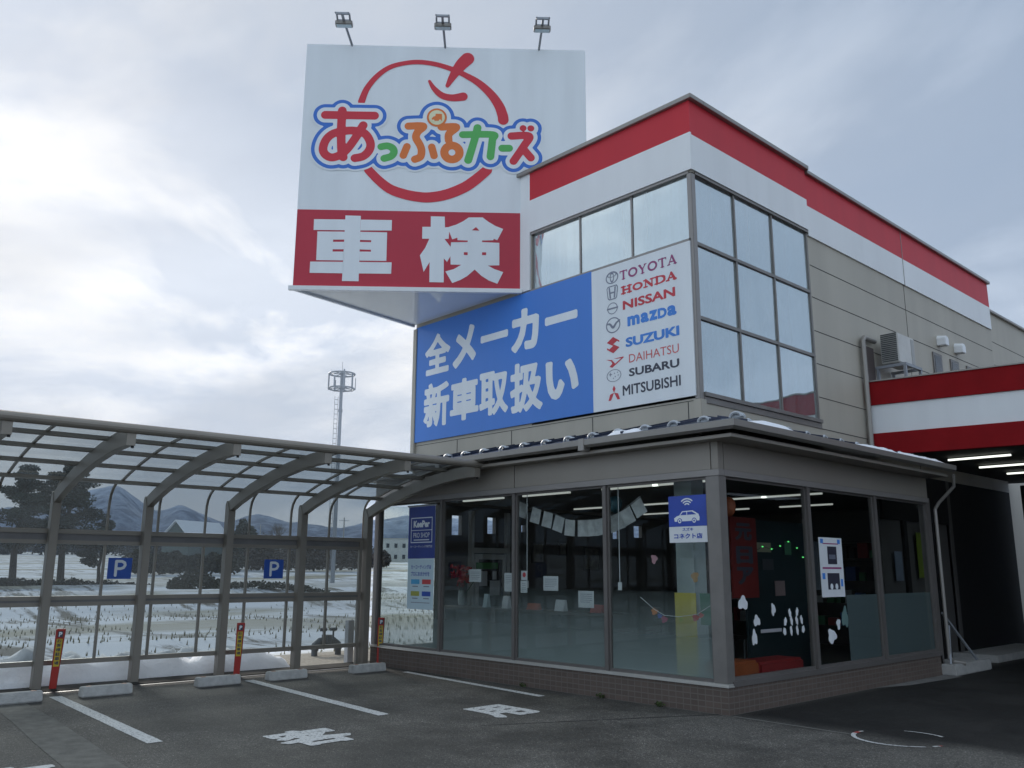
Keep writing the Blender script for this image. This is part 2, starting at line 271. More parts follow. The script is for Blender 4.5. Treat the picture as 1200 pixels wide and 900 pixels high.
# ------------------------------------------------------------ mesh helpers
ORG = {}
class MB:
    def __init__(s): s.v = []; s.f = []
    def add(s, vs, fs):
        k = len(s.v); s.v += [tuple(p) for p in vs]; s.f += [tuple(i+k for i in f) for f in fs]; return s
    def box(s, x0, x1, y0, y1, z0, z1):
        return s.add([(x0,y0,z0),(x1,y0,z0),(x1,y1,z0),(x0,y1,z0),(x0,y0,z1),(x1,y0,z1),(x1,y1,z1),(x0,y1,z1)],
                     [(0,3,2,1),(4,5,6,7),(0,1,5,4),(1,2,6,5),(2,3,7,6),(3,0,4,7)])
    def obox(s, c, ax, ay, az, hx, hy, hz):
        c = Vector(c); vs = []
        for k in (-1, 1):
            for i, j in ((-1,-1),(1,-1),(1,1),(-1,1)): vs.append(c+ax*i*hx+ay*j*hy+az*k*hz)
        return s.add(vs, [(0,3,2,1),(4,5,6,7),(0,1,5,4),(1,2,6,5),(2,3,7,6),(3,0,4,7)])
    def bar(s, a, b, w, h, up=(0,0,1)):
        a = Vector(a); b = Vector(b); d = (b-a).normalized(); x = d.cross(Vector(up))
        x = x.normalized() if x.length > 1e-4 else Vector((1,0,0)); y = x.cross(d)
        return s.obox((a+b)/2, x, d, y, w/2, (b-a).length/2, h/2)
    def tube(s, pts, r, n=8, caps=True):
        pts = [Vector(p) for p in pts]; rs = r if isinstance(r, (list, tuple)) else [r]*len(pts); k0 = len(s.v); up = None
        for i, p in enumerate(pts):
            d = (pts[min(i+1, len(pts)-1)]-pts[max(i-1, 0)]).normalized()
            if up is None:
                up = Vector((0,0,1)) if abs(d.z) < .9 else Vector((1,0,0))
            x = d.cross(up).normalized(); y = x.cross(d); up = y
            for j in range(n):
                a = 2*math.pi*j/n; s.v.append(tuple(p+(x*math.cos(a)+y*math.sin(a))*rs[i]))
        for i in range(len(pts)-1):
            for j in range(n):
                a = k0+i*n+j; b = k0+i*n+(j+1) % n; s.f.append((a, b, b+n, a+n))
        if caps:
            s.f.append(tuple(k0+j for j in reversed(range(n)))); s.f.append(tuple(k0+(len(pts)-1)*n+j for j in range(n)))
        return s
    def prism(s, poly, z0, z1):
        n = len(poly); area = sum(poly[i][0]*poly[(i+1)%n][1]-poly[(i+1)%n][0]*poly[i][1] for i in range(n))
        if area < 0: poly = poly[::-1]
        vs = [(x,y,z0) for x,y in poly]+[(x,y,z1) for x,y in poly]
        return s.add(vs, [tuple(reversed(range(n))), tuple(range(n, 2*n))]+[(i, (i+1)%n, (i+1)%n+n, i+n) for i in range(n)])
    def sweep(s, prof, path):
        """prof: list of 3D offset vectors per path point list -> ribbon solid"""
        n = len(prof[0]); k0 = len(s.v)
        for row in prof: s.v += [tuple(p) for p in row]
        for i in range(len(prof)-1):
            for j in range(n):
                a = k0+i*n+j; b = k0+i*n+(j+1) % n; s.f.append((a, b, b+n, a+n))
        s.f.append(tuple(k0+j for j in reversed(range(n)))); s.f.append(tuple(k0+(len(prof)-1)*n+j for j in range(n))); return s
    def build(s, name, m, parent=None, loc=None, bevel=0, smooth=False):
        if parent is not None: o0 = ORG[parent.name]
        elif loc is not None: o0 = Vector(loc)
        else:
            a = np.array(s.v); o0 = Vector(((a[:,0].min()+a[:,0].max())/2, (a[:,1].min()+a[:,1].max())/2, a[:,2].min()))
        me = bpy.data.meshes.new(name); me.from_pydata([(x-o0.x, y-o0.y, z-o0.z) for x, y, z in s.v], [], s.f); me.update()
        bm = bmesh.new(); bm.from_mesh(me); bmesh.ops.recalc_face_normals(bm, faces=bm.faces)
        if bevel: bmesh.ops.bevel(bm, geom=[e for e in bm.edges if len(e.link_faces) == 2 and e.calc_face_angle(0) > 0.5], offset=bevel, segments=2, affect='EDGES', clamp_overlap=True)
        bm.to_mesh(me); bm.free()
        if smooth:
            for p in me.polygons: p.use_smooth = True
        if m is not None: me.materials.append(m)
        o = bpy.data.objects.new(name, me); COL.objects.link(o)
        if parent is not None: o.parent = parent
        else: o.location = o0
        ORG[o.name] = o0; return o
def tag(o, label=None, cat=None, group=None, kind=None):
    if label: o['label'] = label
    if cat: o['category'] = cat
    if group: o['group'] = group
    if kind: o['kind'] = kind
    return o
def thing(name, loc, label, cat, group=None):
    o = bpy.data.objects.new(name, None); COL.objects.link(o); o.location = loc; o.empty_display_size = 0.2; ORG[o.name] = Vector(loc); return tag(o, label, cat, group)
def copy_tree(o, loc, label):
    r = o.copy(); COL.objects.link(r); r.location = loc; r['label'] = label
    def rec(a, b):
        for ch in list(a.children):
            if ch.name in seen: continue
            c = ch.copy(); COL.objects.link(c); c.parent = b; seen.add(c.name); rec(ch, c)
    seen = set(); rec(o, r); ORG[r.name] = Vector(loc); return r
BX = lambda *a: MB().box(*a)

# ------------------------------------------------------------ flat artwork: outlines from distance fields, real letter fonts
def field_polys(F, us, vs):
    out = []; ny, nx = F.shape
    ins = F > 0; c4 = ins[:-1,:-1].astype(int)+ins[:-1,1:]+ins[1:,:-1]+ins[1:,1:]
    for j in range(ny-1):
        row = c4[j]; nz = np.nonzero(row)[0]; i = 0
        while i < len(nz):
            k = nz[i]
            if row[k] == 4:
                e = i
                while e+1 < len(nz) and nz[e+1] == nz[e]+1 and row[nz[e+1]] == 4: e += 1
                out.append([(us[k],vs[j]),(us[nz[e]+1],vs[j]),(us[nz[e]+1],vs[j+1]),(us[k],vs[j+1])]); i = e+1; continue
            P = [(us[k],vs[j],F[j,k]),(us[k+1],vs[j],F[j,k+1]),(us[k+1],vs[j+1],F[j+1,k+1]),(us[k],vs[j+1],F[j+1,k])]; pl = []
            for a in range(4):
                p = P[a]; q = P[(a+1) % 4]
                if p[2] > 0: pl.append((p[0],p[1]))
                if (p[2] > 0) != (q[2] > 0):
                    t = p[2]/(p[2]-q[2]); pl.append((p[0]+(q[0]-p[0])*t, p[1]+(q[1]-p[1])*t))
            if len(pl) >= 3: out.append(pl)
            i += 1
    return out
def smoothline(pts, sub=8):
    if len(pts) < 3: return [tuple(map(float, p)) for p in pts]
    P = np.array([pts[0]]+list(pts)+[pts[-1]], float); out = []
    for i in range(1, len(P)-2):
        for k in range(sub):
            t = k/sub; a, b, c, d = P[i-1], P[i], P[i+1], P[i+2]
            out.append(tuple(0.5*((2*b)+(c-a)*t+(2*a-5*b+4*c-d)*t*t+(3*b-a-3*c+d)*t**3)))
    out.append(tuple(P[-2])); return out
def strokes_field(strokes, U, V, extra=0.0, smooth=True):
    F = np.full(U.shape, -9.0)
    for st in strokes:
        pl = smoothline(st) if smooth else st
        for a, b in zip(pl[:-1], pl[1:]):
            dx, dy = b[0]-a[0], b[1]-a[1]; L2 = dx*dx+dy*dy
            t = np.clip(((U-a[0])*dx+(V-a[1])*dy)/(L2+1e-12), 0, 1)
            d = np.hypot(U-a[0]-t*dx, V-a[1]-t*dy); F = np.maximum(F, (a[2]+(b[2]-a[2])*t)/2+extra-d)
    return F
GL = {}
def glyph(s, bold, n=44):
    key = (s, bold, n)
    if key in GL: return GL[key]
    c = bpy.data.curves.new('t', 'FONT'); c.body = s; c.size = 1; c.resolution_u = 3
    o = bpy.data.objects.new('t', c); COL.objects.link(o); dg = bpy.context.evaluated_depsgraph_get(); me = bpy.data.meshes.new_from_object(o.evaluated_get(dg))
    v = np.array([p.co[:2] for p in me.vertices]); me.calc_loop_triangles(); tr = np.array([t.vertices[:] for t in me.loop_triangles])
    if not bold:
        lo = v.min(0); hi = v.max(0); pol = [[tuple(v[i]) for i in p.vertices] for p in me.polygons]
    else:
        cnt = {}
        for p in me.polygons:
            for e in p.edge_keys: cnt[e] = cnt.get(e, 0)+1
        ed = np.array([e for e, k in cnt.items() if k == 1]); lo = v.min(0)-bold*1.6; hi = v.max(0)+bold*1.6
        hgt = hi[1]-lo[1]; st = max(hgt, 0.45)/n; us = np.arange(lo[0], hi[0]+st, st); vs = np.arange(lo[1], hi[1]+st, st); U, V = np.meshgrid(us, vs)
        D = np.full(U.shape, 9.0)
        for a, b in ed:
            A = v[a]; B = v[b]; d = B-A; t = np.clip(((U-A[0])*d[0]+(V-A[1])*d[1])/(d@d+1e-12), 0, 1); D = np.minimum(D, np.hypot(U-A[0]-t*d[0], V-A[1]-t*d[1]))
        I = np.zeros(U.shape, bool)
        for a, b, c_ in tr:
            A, B, C = v[a], v[b], v[c_]
            s1 = (B[0]-A[0])*(V-A[1])-(B[1]-A[1])*(U-A[0]); s2 = (C[0]-B[0])*(V-B[1])-(C[1]-B[1])*(U-B[0]); s3 = (A[0]-C[0])*(V-C[1])-(A[1]-C[1])*(U-C[0])
            I |= ((s1 >= 0) & (s2 >= 0) & (s3 >= 0)) | ((s1 <= 0) & (s2 <= 0) & (s3 <= 0))
        F = np.where(I, D, -D)+bold; pol = field_polys(F, us, vs); lo = v.min(0)-bold; hi = v.max(0)+bold
    bpy.data.objects.remove(o); bpy.data.meshes.remove(me); bpy.data.curves.remove(c)
    GL[key] = (pol, lo, hi); return GL[key]
class Art:
    """flat artwork on a plane: origin O, right u, up v, normal n"""
    def __init__(s, O, u, v, n): s.O, s.u, s.v, s.n = Vector(O), Vector(u), Vector(v), Vector(n); s.mb = {}
    def polys(s, key, pl, off):
        m = s.mb.setdefault(key, MB())
        for p in pl:
            vs = [s.O+s.u*a+s.v*b+s.n*off for a, b in p]; m.add(vs, [tuple(range(len(vs)))])
    def poly(s, key, p, off, holes=()):
        m = s.mb.setdefault(key, MB()); loops = [[Vector((a,b,0)) for a, b in q] for q in (p,)+tuple(holes)]
        allp = [q for l in loops for q in l]; tri = tessellate_polygon(loops)
        m.add([s.O+s.u*q.x+s.v*q.y+s.n*off for q in allp], [tuple(t) for t in tri])
    def rect(s, key, a0, a1, b0, b1, off): s.polys(key, [[(a0,b0),(a1,b0),(a1,b1),(a0,b1)]], off)
    def text(s, key, t, x0, x1, z0, z1, off, bold=0.0, n=44):
        pol, lo, hi = glyph(t, bold, n); kx = (x1-x0)/(hi[0]-lo[0]); kz = (z1-z0)/(hi[1]-lo[1])
        s.polys(key, [[(x0+(a-lo[0])*kx, z0+(b-lo[1])*kz) for a, b in p] for p in pol], off)
    def strokes(s, key, st, off, extra=0.0, res=0.02, smooth=True):
        a = np.array([p for q in st for p in q]); mx = a[:,2].max()/2+abs(extra)+res*2
        us = np.arange(a[:,0].min()-mx, a[:,0].max()+mx, res); vs = np.arange(a[:,1].min()-mx, a[:,1].max()+mx, res); U, V = np.meshgrid(us, vs)
        s.polys(key, field_polys(strokes_field(st, U, V, extra, smooth), us, vs), off)
    def disc(s, key, c, r, off, r2=None, ri=0, n=40):
        r2 = r2 or r
        if ri:
            k = ri/r
            s.polys(key, [[(c[0]+math.cos(a)*r, c[1]+math.sin(a)*r2),(c[0]+math.cos(b)*r, c[1]+math.sin(b)*r2),(c[0]+math.cos(b)*r*k, c[1]+math.sin(b)*r2*k),(c[0]+math.cos(a)*r*k, c[1]+math.sin(a)*r2*k)]
                          for a, b in ((2*math.pi*i/n, 2*math.pi*(i+1)/n) for i in range(n))], off)
        else: s.polys(key, [[(c[0]+math.cos(2*math.pi*i/n)*r, c[1]+math.sin(2*math.pi*i/n)*r2) for i in range(n)]], off)
    def build(s, names, mats, parent):
        for k, m in s.mb.items(): m.build(names.get(k, 'lettering') if isinstance(names, dict) else names, mats[k], parent)
LOGO=[('red',[(0.393,9.418,0.151),(1.256,9.423,0.152)]),('red',[(0.687,9.509,0.151),(0.683,9.289,0.151),(0.687,9.071,0.151),(0.708,8.747,0.15),(0.743,8.618,0.15)]),('red',[(1.064,9.233,0.152),(0.939,8.99,0.151),(0.809,8.781,0.15),(0.686,8.66,0.15),(0.541,8.61,0.149),(0.43,8.665,0.149),(0.385,8.772,0.15),(0.426,8.935,0.15),(0.539,9.057,0.15),(0.735,9.116,0.151),(0.933,9.125,0.151),(1.104,9.07,0.151),(1.2,8.909,0.15),(1.19,8.768,0.151),(1.091,8.648,0.15),(0.945,8.606,0.15)]),('green',[(1.391,8.831,0.127),(1.5,8.851,0.127),(1.59,8.81,0.131),(1.619,8.734,0.131),(1.57,8.654,0.13),(1.453,8.612,0.131)]),('orange',[(1.856,9.236,0.136),(2.116,9.242,0.136),(2.019,9.123,0.136),(1.996,9.014,0.136),(2.065,8.885,0.135),(2.098,8.777,0.135),(2.081,8.658,0.135),(1.987,8.607,0.135)]),('orange',[(1.842,8.845,0.131),(1.783,8.676,0.131)]),('orange',[(2.275,8.846,0.131),(2.319,8.681,0.131)]),('orange',[(2.436,9.231,0.136),(2.697,9.238,0.136),(2.573,9.103,0.136),(2.568,8.979,0.135)]),('green',[(2.813,9.094,0.129),(3.341,9.106,0.129),(3.336,9.001,0.133),(3.305,8.685,0.135)]),('green',[(3.072,9.231,0.141),(3.031,9.037,0.132),(2.917,8.61,0.14)]),('green',[(3.509,8.85,0.132),(3.633,8.853,0.132)]),('red',[(3.672,9.087,0.141),(3.984,9.092,0.14),(3.894,8.904,0.141),(3.71,8.607,0.139)]),('red',[(3.894,8.828,0.14),(4.014,8.679,0.14)]),('red',[(3.875,9.243,0.116),(3.879,9.243,0.117)]),('red',[(4.012,9.242,0.117),(4.016,9.242,0.117)])]
RU_RING=[(2.63,8.75,0.41),(2.63,8.75,0.12)]
DOT_RING=[(2.352,9.412,0.353),(2.352,9.412,0.281)]
OFFS=[0.0705,0.1345]
RING=[[(1.015,9.698,0.124),(1.099,9.951,0.109),(1.271,10.201,0.097),(1.488,10.38,0.089),(1.749,10.469,0.085),(2.012,10.498,0.09),(2.298,10.465,0.09),(2.585,10.377,0.098),(2.81,10.275,0.105),(3.077,10.113,0.13),(3.303,9.894,0.154),(3.447,9.675,0.174),(3.513,9.488,0.186),(3.526,9.367,0.189)],[(1.19,8.392,0.153),(1.365,8.208,0.161),(1.567,8.049,0.173),(1.805,7.959,0.18),(2.062,7.909,0.184),(2.278,7.905,0.188),(2.552,7.963,0.191),(2.846,8.096,0.191),(3.041,8.239,0.19),(3.247,8.432,0.179)],[(2.877,10.587,0.237),(2.757,10.454,0.214),(2.628,10.247,0.146),(2.526,10.043,0.073)],[(2.204,10.124,0.053),(2.289,9.981,0.093),(2.433,9.85,0.121),(2.616,9.808,0.133),(2.809,9.837,0.161)]]
CARPIC=[(2.262,9.392),(2.292,9.426),(2.325,9.438),(2.33,9.482),(2.441,9.48),(2.444,9.348),(2.273,9.344)]
SHA=[[(0.829,7.541),(1.091,7.537),(1.101,6.36),(0.822,6.359)],[(0.297,7.463),(0.833,7.467),(0.828,7.27),(0.299,7.266)],[(1.094,7.469),(1.626,7.47),(1.627,7.279),(1.094,7.272)],[(0.366,7.241),(0.826,7.244),(0.83,7.101),(0.638,7.097),(0.64,7.056),(0.829,7.06),(0.832,6.926),(0.639,6.923),(0.64,6.882),(0.831,6.885),(0.83,6.726),(0.371,6.724)],[(1.095,7.246),(1.551,7.245),(1.555,6.73),(1.1,6.728),(1.096,6.89),(1.289,6.89),(1.288,6.925),(1.097,6.928),(1.094,7.062),(1.286,7.062),(1.284,7.097),(1.095,7.099)],[(0.272,6.696),(0.831,6.7),(0.83,6.496),(0.272,6.495)],[(1.098,6.702),(1.646,6.705),(1.644,6.501),(1.098,6.498)]]
KEN=[(2.291,7.553),(2.529,7.551),(2.537,7.354),(2.597,7.36),(2.734,7.41),(2.848,7.473),(2.941,7.544),(3.181,7.549),(3.28,7.472),(3.404,7.396),(3.538,7.343),(3.439,7.137),(3.376,7.16),(3.37,7.134),(3.178,7.127),(3.175,7.098),(3.473,7.089),(3.476,6.683),(3.28,6.676),(3.394,6.613),(3.543,6.562),(3.445,6.352),(3.299,6.408),(3.17,6.491),(3.058,6.599),(2.928,6.478),(2.817,6.409),(2.681,6.353),(2.56,6.557),(2.701,6.602),(2.828,6.681),(2.647,6.683),(2.64,6.831),(2.585,6.728),(2.529,6.791),(2.536,6.362),(2.293,6.363),(2.289,6.722),(2.192,6.543),(2.121,6.839),(2.208,6.977),(2.274,7.142),(2.151,7.141),(2.15,7.357),(2.293,7.36)]
KENH=[[(3.069,7.369),(3.0,7.309),(3.13,7.304)],[(2.752,7.168),(2.666,7.137),(2.61,7.278),(2.606,7.146),(2.535,7.141),(2.641,7.002),(2.646,7.085),(2.93,7.093),(2.93,7.121),(2.756,7.125)],[(2.868,6.908),(2.933,6.908),(2.934,6.856),(2.869,6.859)],[(3.181,6.912),(3.249,6.912),(3.249,6.862),(3.178,6.861)]]
BAN=[('全',-6.936,-6.18,5.159,5.934),('メ',-6.099,-5.455,5.164,5.917),('ー',-5.329,-4.616,5.498,5.631),('カ',-4.531,-3.864,5.168,5.903),('ー',-3.729,-3.006,5.486,5.63),('新',-6.936,-6.181,4.165,4.999),('車',-6.154,-5.365,4.186,4.951),('取',-5.346,-4.608,4.182,4.952),('扱',-4.557,-3.789,4.133,4.975),('い',-3.717,-3.0,4.238,4.876)]
MAK=[('TOYOTA','purple',-2.13,-1.081,5.879,6.022),('HONDA','red',-2.103,-1.095,5.653,5.767),('NISSAN','red',-2.084,-1.125,5.402,5.543),('mazda','blue',-2.003,-1.113,5.13,5.281),('SUZUKI','blue',-2.046,-1.077,4.82,4.965),('DAIHATSU','red2',-1.989,-1.097,4.577,4.704),('SUBARU','dark',-1.995,-1.098,4.371,4.492),('MITSUBISHI','dark',-2.122,-1.085,4.102,4.256)]
EMB=[('ovals',-2.283,5.963,0.125,0.098),('h',-2.282,5.723,0.105,0.103),('bar',-2.285,5.475,0.101,0.091),('wing',-2.279,5.211,0.141,0.122),('s',-2.287,4.902,0.123,0.126),('d',-2.259,4.641,0.171,0.083),('stars',-2.284,4.434,0.141,0.094),('diamonds',-2.287,4.175,0.112,0.111)]
# ------------------------------------------------------------ ground and far landscape
def terr(x, y):
    D = math.hypot(x-5.9, y+8.9)
    if x > -7.4: base = -0.35
    else: base = -0.30
    z = base
    if D > 90: z += (D-90)*0.0255*min(1, (D-90)/40) if D < 600 else (D-90)*0.0255
    if z > 10.5: z = 10.5+(z-10.5)*0.06
    if -75 < x < -8.2:
        for xc, h, wd in ((-17.5, 0.10, 0.5), (-33.0, 0.42, 1.5), (-36.5, -0.15, 1.0), (-55.0, 0.50, 2.2), (-74, .5, 2.5)):
            z += h*math.exp(-((x-xc+1.2*noise.noise((y*0.08, xc, 0)))/wd)**2)
        z += 0.05*noise.noise((x*0.6, y*0.6, 1.0))+0.10*noise.noise((x*0.15, y*0.15, 5.0))
    return z
xs = list(np.arange(-3200, -400, 200))+list(np.arange(-400, -90, 15))+list(np.arange(-90, -7.6, 0.9))+[-7.4, 0, 20, 60, 150, 400, 1200, 3000]
ys = list(np.arange(-3000, -200, 400))+list(np.arange(-200, -40, 20))+list(np.arange(-40, 60, 1.2))+list(np.arange(60, 400, 15))+list(np.arange(400, 3400, 200))
m = MB(); m.v = [(x, y, terr(x, y)) for y in ys for x in xs]; nx = len(xs)
m.f = [(j*nx+i, j*nx+i+1, (j+1)*nx+i+1, (j+1)*nx+i) for j in range(len(ys)-1) for i in range(nx-1)]
g = m.build('ground', fieldm, smooth=True, loc=(0,0,0)); tag(g, 'snow covered fields with brown patches stretching to the hills', 'ground', kind='structure')

def az_el_peak(az):
    pts = [(20, 2.2), (40, 2.4), (50, 2.9), (53.2, 3.15), (55.5, 2.7), (58, 2.2), (61, 2.5), (63.3, 3.2), (65, 2.9), (67.6, 3.6), (69, 3.0), (71.4, 4.2), (73.5, 3.6), (75, 2.9), (77.3, 3.0), (80, 3.4), (95, 2.6), (130, 2)]
    for (a, b), (c, d) in zip(pts[:-1], pts[1:]):
        if a <= az <= c:
            t = (az-a)/(c-a); t = t*t*(3-2*t); return b+(d-b)*t
    return 2
m = MB(); A_ = np.arange(20, 130, 0.3); Rr = list(np.linspace(1500, 3100, 34))
for D in Rr:
    for a in A_:
        x = 5.9-math.sin(R(a))*D; y = -8.9+math.cos(R(a))*D
        hi = math.tan(R(az_el_peak(a)))*2750; lo = math.tan(R(1.6+0.7*noise.noise((a*0.14, 3, 1))))*1850
        f1 = max(0, 1-((D-2750)/800)**2)**1.2; f2 = max(0, 1-((D-1850)/300)**2)
        n = noise.fractal((x*0.0032, y*0.0032, 2.0), 1.0, 2.0, 6)
        z = max(hi*f1*(1+0.22*n), lo*f2*(1+0.3*n)) - (6 if D < 1540 or D > 3080 else 0)
        m.v.append((x, y, 8+max(z, -12)))
na = len(A_); m.f = [(j*na+i, j*na+i+1, (j+1)*na+i+1, (j+1)*na+i) for j in range(len(Rr)-1) for i in range(na-1)]
h = m.build('hills', mountm, smooth=True, loc=(0,0,0)); tag(h, 'blue snow dusted mountain range along the horizon', 'hills', kind='structure')

ter_px = lambda az, D: (5.9-math.sin(R(az))*D, -8.9+math.cos(R(az))*D)
# parking lot and paint
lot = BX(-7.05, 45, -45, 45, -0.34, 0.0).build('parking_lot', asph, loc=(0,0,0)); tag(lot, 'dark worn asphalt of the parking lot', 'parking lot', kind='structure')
kerb = MB(); kerb.box(-7.62, -7.05, -12, 0.6, -0.34, 0.015)
kb = kerb.build('kerb', mat('kerb_damp', (0.07, 0.066, 0.06), 0.95, 0, 0.5, 2.2, 0.3, 50, spec=0.05), bevel=0.01); tag(kb, 'damp concrete strip under the carport posts', 'kerb', kind='structure')
ch = BX(-7.02, -6.93, -12, -0.1, -0.02, 0.006).build('drain_channel', black); tag(ch, 'black drain channel in front of the carport posts', 'drain', kind='structure')
def sheet(name, poly, z, mt, label, cat):
    vs = [(x, y, z) for x, y in poly]; me = MB().add(vs, [tuple(range(len(vs)))]); o = me.build(name, mt); return tag(o, label, cat, kind='structure')
def strip(name, x0, x1, ya, yb, wd, label):
    # slightly uneven edges like hand sprayed road paint
    n = 40; m = MB()
    for i in range(n+1):
        t = i/n; x = x0+(x1-x0)*t; y = ya+(yb-ya)*t; e1 = 0.006*noise.noise((x*7, ya, 0)); e2 = 0.006*noise.noise((x*7, ya, 5))
        m.v += [(x, y-wd/2+e1, 0.004), (x, y+wd/2+e2, 0.004)]
    m.f = [(2*i, 2*i+2, 2*i+3, 2*i+1) for i in range(n)]; o = m.build(name, paint); return tag(o, label, 'road marking', kind='structure')
strip('bay_line', -6.55, -2.72, -5.19, -5.40, 0.15, 'white bay line left of the painted customer character')
strip('bay_line', -6.5, -2.62, -2.58, -2.88, 0.15, 'white bay line between the two painted characters')
strip('bay_line', -5.9, -2.5, -0.20, -0.50, 0.12, 'worn white bay line nearest the shop front')
strip('bay_line', -6.3, -2.45, -7.95, -8.1, 0.12, 'white bay line at the left edge of the lot')
def ground_text(ch_, x0, x1, y0, y1, bold, name, label):
    # glyph up = -X, glyph right = +Y
    a = Art((0, 0, 0.005), (0, 1, 0), (-1, 0, 0), (0, 0, 1)); a.text('p', ch_, y0, y1, -x1, -x0, 0.0, bold, 60)
    o = a.mb['p'].build(name, paint); tag(o, label, 'road marking', kind='structure')
ground_text('用', -2.36, -1.58, -2.05, -1.38, 0.055, 'painted_character', 'white painted character nearest the shop front')
ground_text('客', -2.42, -1.60, -4.55, -3.78, 0.04, 'painted_character', 'white painted character in the left parking bay')
ground_text('来', -2.45, -1.62, -7.1, -6.35, 0.035, 'painted_character', 'white painted character at the lower left corner')
bandm = mat('old_concrete_patch', (0.12, 0.115, 0.10), 0.9, 0, 0.35, 6, 0.3, 60)
pts = []
sheet('patched_strip', [(-6.2, -5.98), (-6.2, -5.62), (-4.6, -5.72), (-3.2, -5.84), (-1.6, -6.0), (-1.2, -6.45), (-3.4, -6.25), (-4.8, -6.1)], 0.0035, bandm, 'pale worn patched strip in the asphalt left of the first bay line', 'road patch')
sheet('asphalt_joint', [(0.05, -0.02), (1.45, -0.07), (1.45, -0.03), (0.05, 0.03)], 0.0035, mat('joint_dust', (0.14, 0.135, 0.12), 0.9), 'thin pale joint line running from the building corner', 'road joint')
sheet('asphalt_seam', [(-0.15, 0.0), (-1.4, -2.5), (-1.385, -2.51), (-0.13, -0.01)], 0.0035, mat('seam_tar', (0.025, 0.025, 0.025), 0.8), 'dark seam in the asphalt running away from the building corner', 'road joint')
sheet('concrete_apron', [(0.01, 3.6), (0.20, 4.3), (0.28, 5.6), (0.30, 6.0), (0.01, 6.0)], 0.0035, concd, 'narrow concrete apron along the base of the side wall', 'pavement')
# worn painted ring
a = Art((1.88, 0.12, 0.005), (1, 0, 0), (0, 1, 0), (0, 0, 1))
def arc(key, r, d0, d1, w0, w1, n=14):
    P = []
    for i in range(n+1):
        t = i/n; q = R(d0+(d1-d0)*t); P.append((r*math.cos(q), r*math.sin(q), w0+(w1-w0)*t))
    pl = []
    for p, q in zip(P[:-1], P[1:]):
        def oo(p, s): k = 1+s*p[2]/2/r; return (p[0]*k, p[1]*k)
        pl.append([oo(p, -1), oo(q, -1), oo(q, 1), oo(p, 1)])
    a.polys(key, pl, 0)
arc('p', 0.44, 190, 268, 0.045, 0.04); arc('p', 0.44, 268, 322, 0.04, 0.03); arc('p', 0.44, 332, 342, 0.035, 0.035); arc('p', 0.44, 55, 110, 0.03, 0.02); arc('p', 0.44, 168, 176, 0.03, 0.03)
arc('r', 0.44, 176.5, 189.5, 0.045, 0.045); arc('r', 0.44, 342.5, 346, 0.035, 0.03)
rr_ = bpy.data.objects.new('painted_ring', None); COL.objects.link(rr_); rr_.location = (1.88, 0.12, 0.005); ORG['painted_ring'] = Vector((1.88, 0.12, 0.005)); tag(rr_, 'broken white and red painted ring on the asphalt by the side window', 'road marking', kind='structure')
a.mb['p'].build('white_arc', paint, rr_); a.mb['r'].build('red_arc', mat('paint_red', (0.35, 0.04, 0.03), 0.7), rr_)

# snow heaped behind the carport
m = MB(); U_ = np.arange(-12.5, -0.9, 0.09); V_ = np.arange(-9.3, -7.46, 0.075)
for y in U_:
    for x in V_:
        e = min(1, max(0, (x+9.25)/0.5))*min(1, max(0, (-7.5-x+0.12*noise.noise((y*1.3, 0, 0)))/0.42)); e = e*e*(3-2*e)
        e *= min(1, max(0, (-0.95-y)/0.9))
        hh = 0.30+0.08*noise.noise((y*0.9, x*0.9, 2))+0.20*noise.noise((y*3.0, x*3.0, 3))+0.09*noise.noise((y*13, x*13, 3))
        m.v.append((x, y, -0.33+0.34*min(1, max(0, (x+9.25)/0.8))*min(1, e*3)+hh*e))
nv = len(V_); m.f = [(j*nv+i, j*nv+i+1, (j+1)*nv+i+1, (j+1)*nv+i) for j in range(len(U_)-1) for i in range(nv-1)]
sb = m.build('snow_bank', sbank, smooth=True, loc=(-8, -5, 0)); tag(sb, 'heap of ploughed snow along the back of the carport', 'snow', kind='stuff')
BX(-9.9, -7.62, -0.95, 3.4, -0.34, -0.02).build('gravel_pad', mat('gravel', (0.30, 0.27, 0.22), 0.95, 0, 0.3, 14, 0.6, 70)); tag(bpy.data.objects['gravel_pad'], 'beige gravel pad beside the gas pipes', 'pavement', kind='structure')
# rice stubble poking through the snow
m = MB(); random.seed(3)
for xr in np.arange(-52, -10.5, 0.5):
    for yr in np.arange(-26, 34, 0.34 if xr > -30 else 0.5):
        if random.random() < (0.2 if noise.noise((xr*0.35, yr*0.12, 4)) < 0.05 else 0.8): continue
        x = xr+random.uniform(-.03, .03)+.15*noise.noise((yr*.1, xr, 1)); y = yr+random.uniform(-.05, .05)
        if noise.noise((x*0.12, y*0.1, 9)) > 0.30: continue
        z = terr(x, y)-0.02
        for k in range(3):
            q = random.uniform(0, 6.28); d = random.uniform(0.01, 0.04); hh = random.uniform(0.07, 0.17); w_ = 0.022
            m.add([(x-w_*math.sin(q), y+w_*math.cos(q), z), (x+w_*math.sin(q), y-w_*math.cos(q), z), (x+d*math.cos(q), y+d*math.sin(q), z+hh)], [(0, 1, 2)])
st = m.build('rice_stubble', mat('stubble', (0.26, 0.235, 0.14), 0.9), loc=(-20, 0, 0)); tag(st, 'rows of cut rice stubble poking through the snow', 'stubble', kind='stuff')

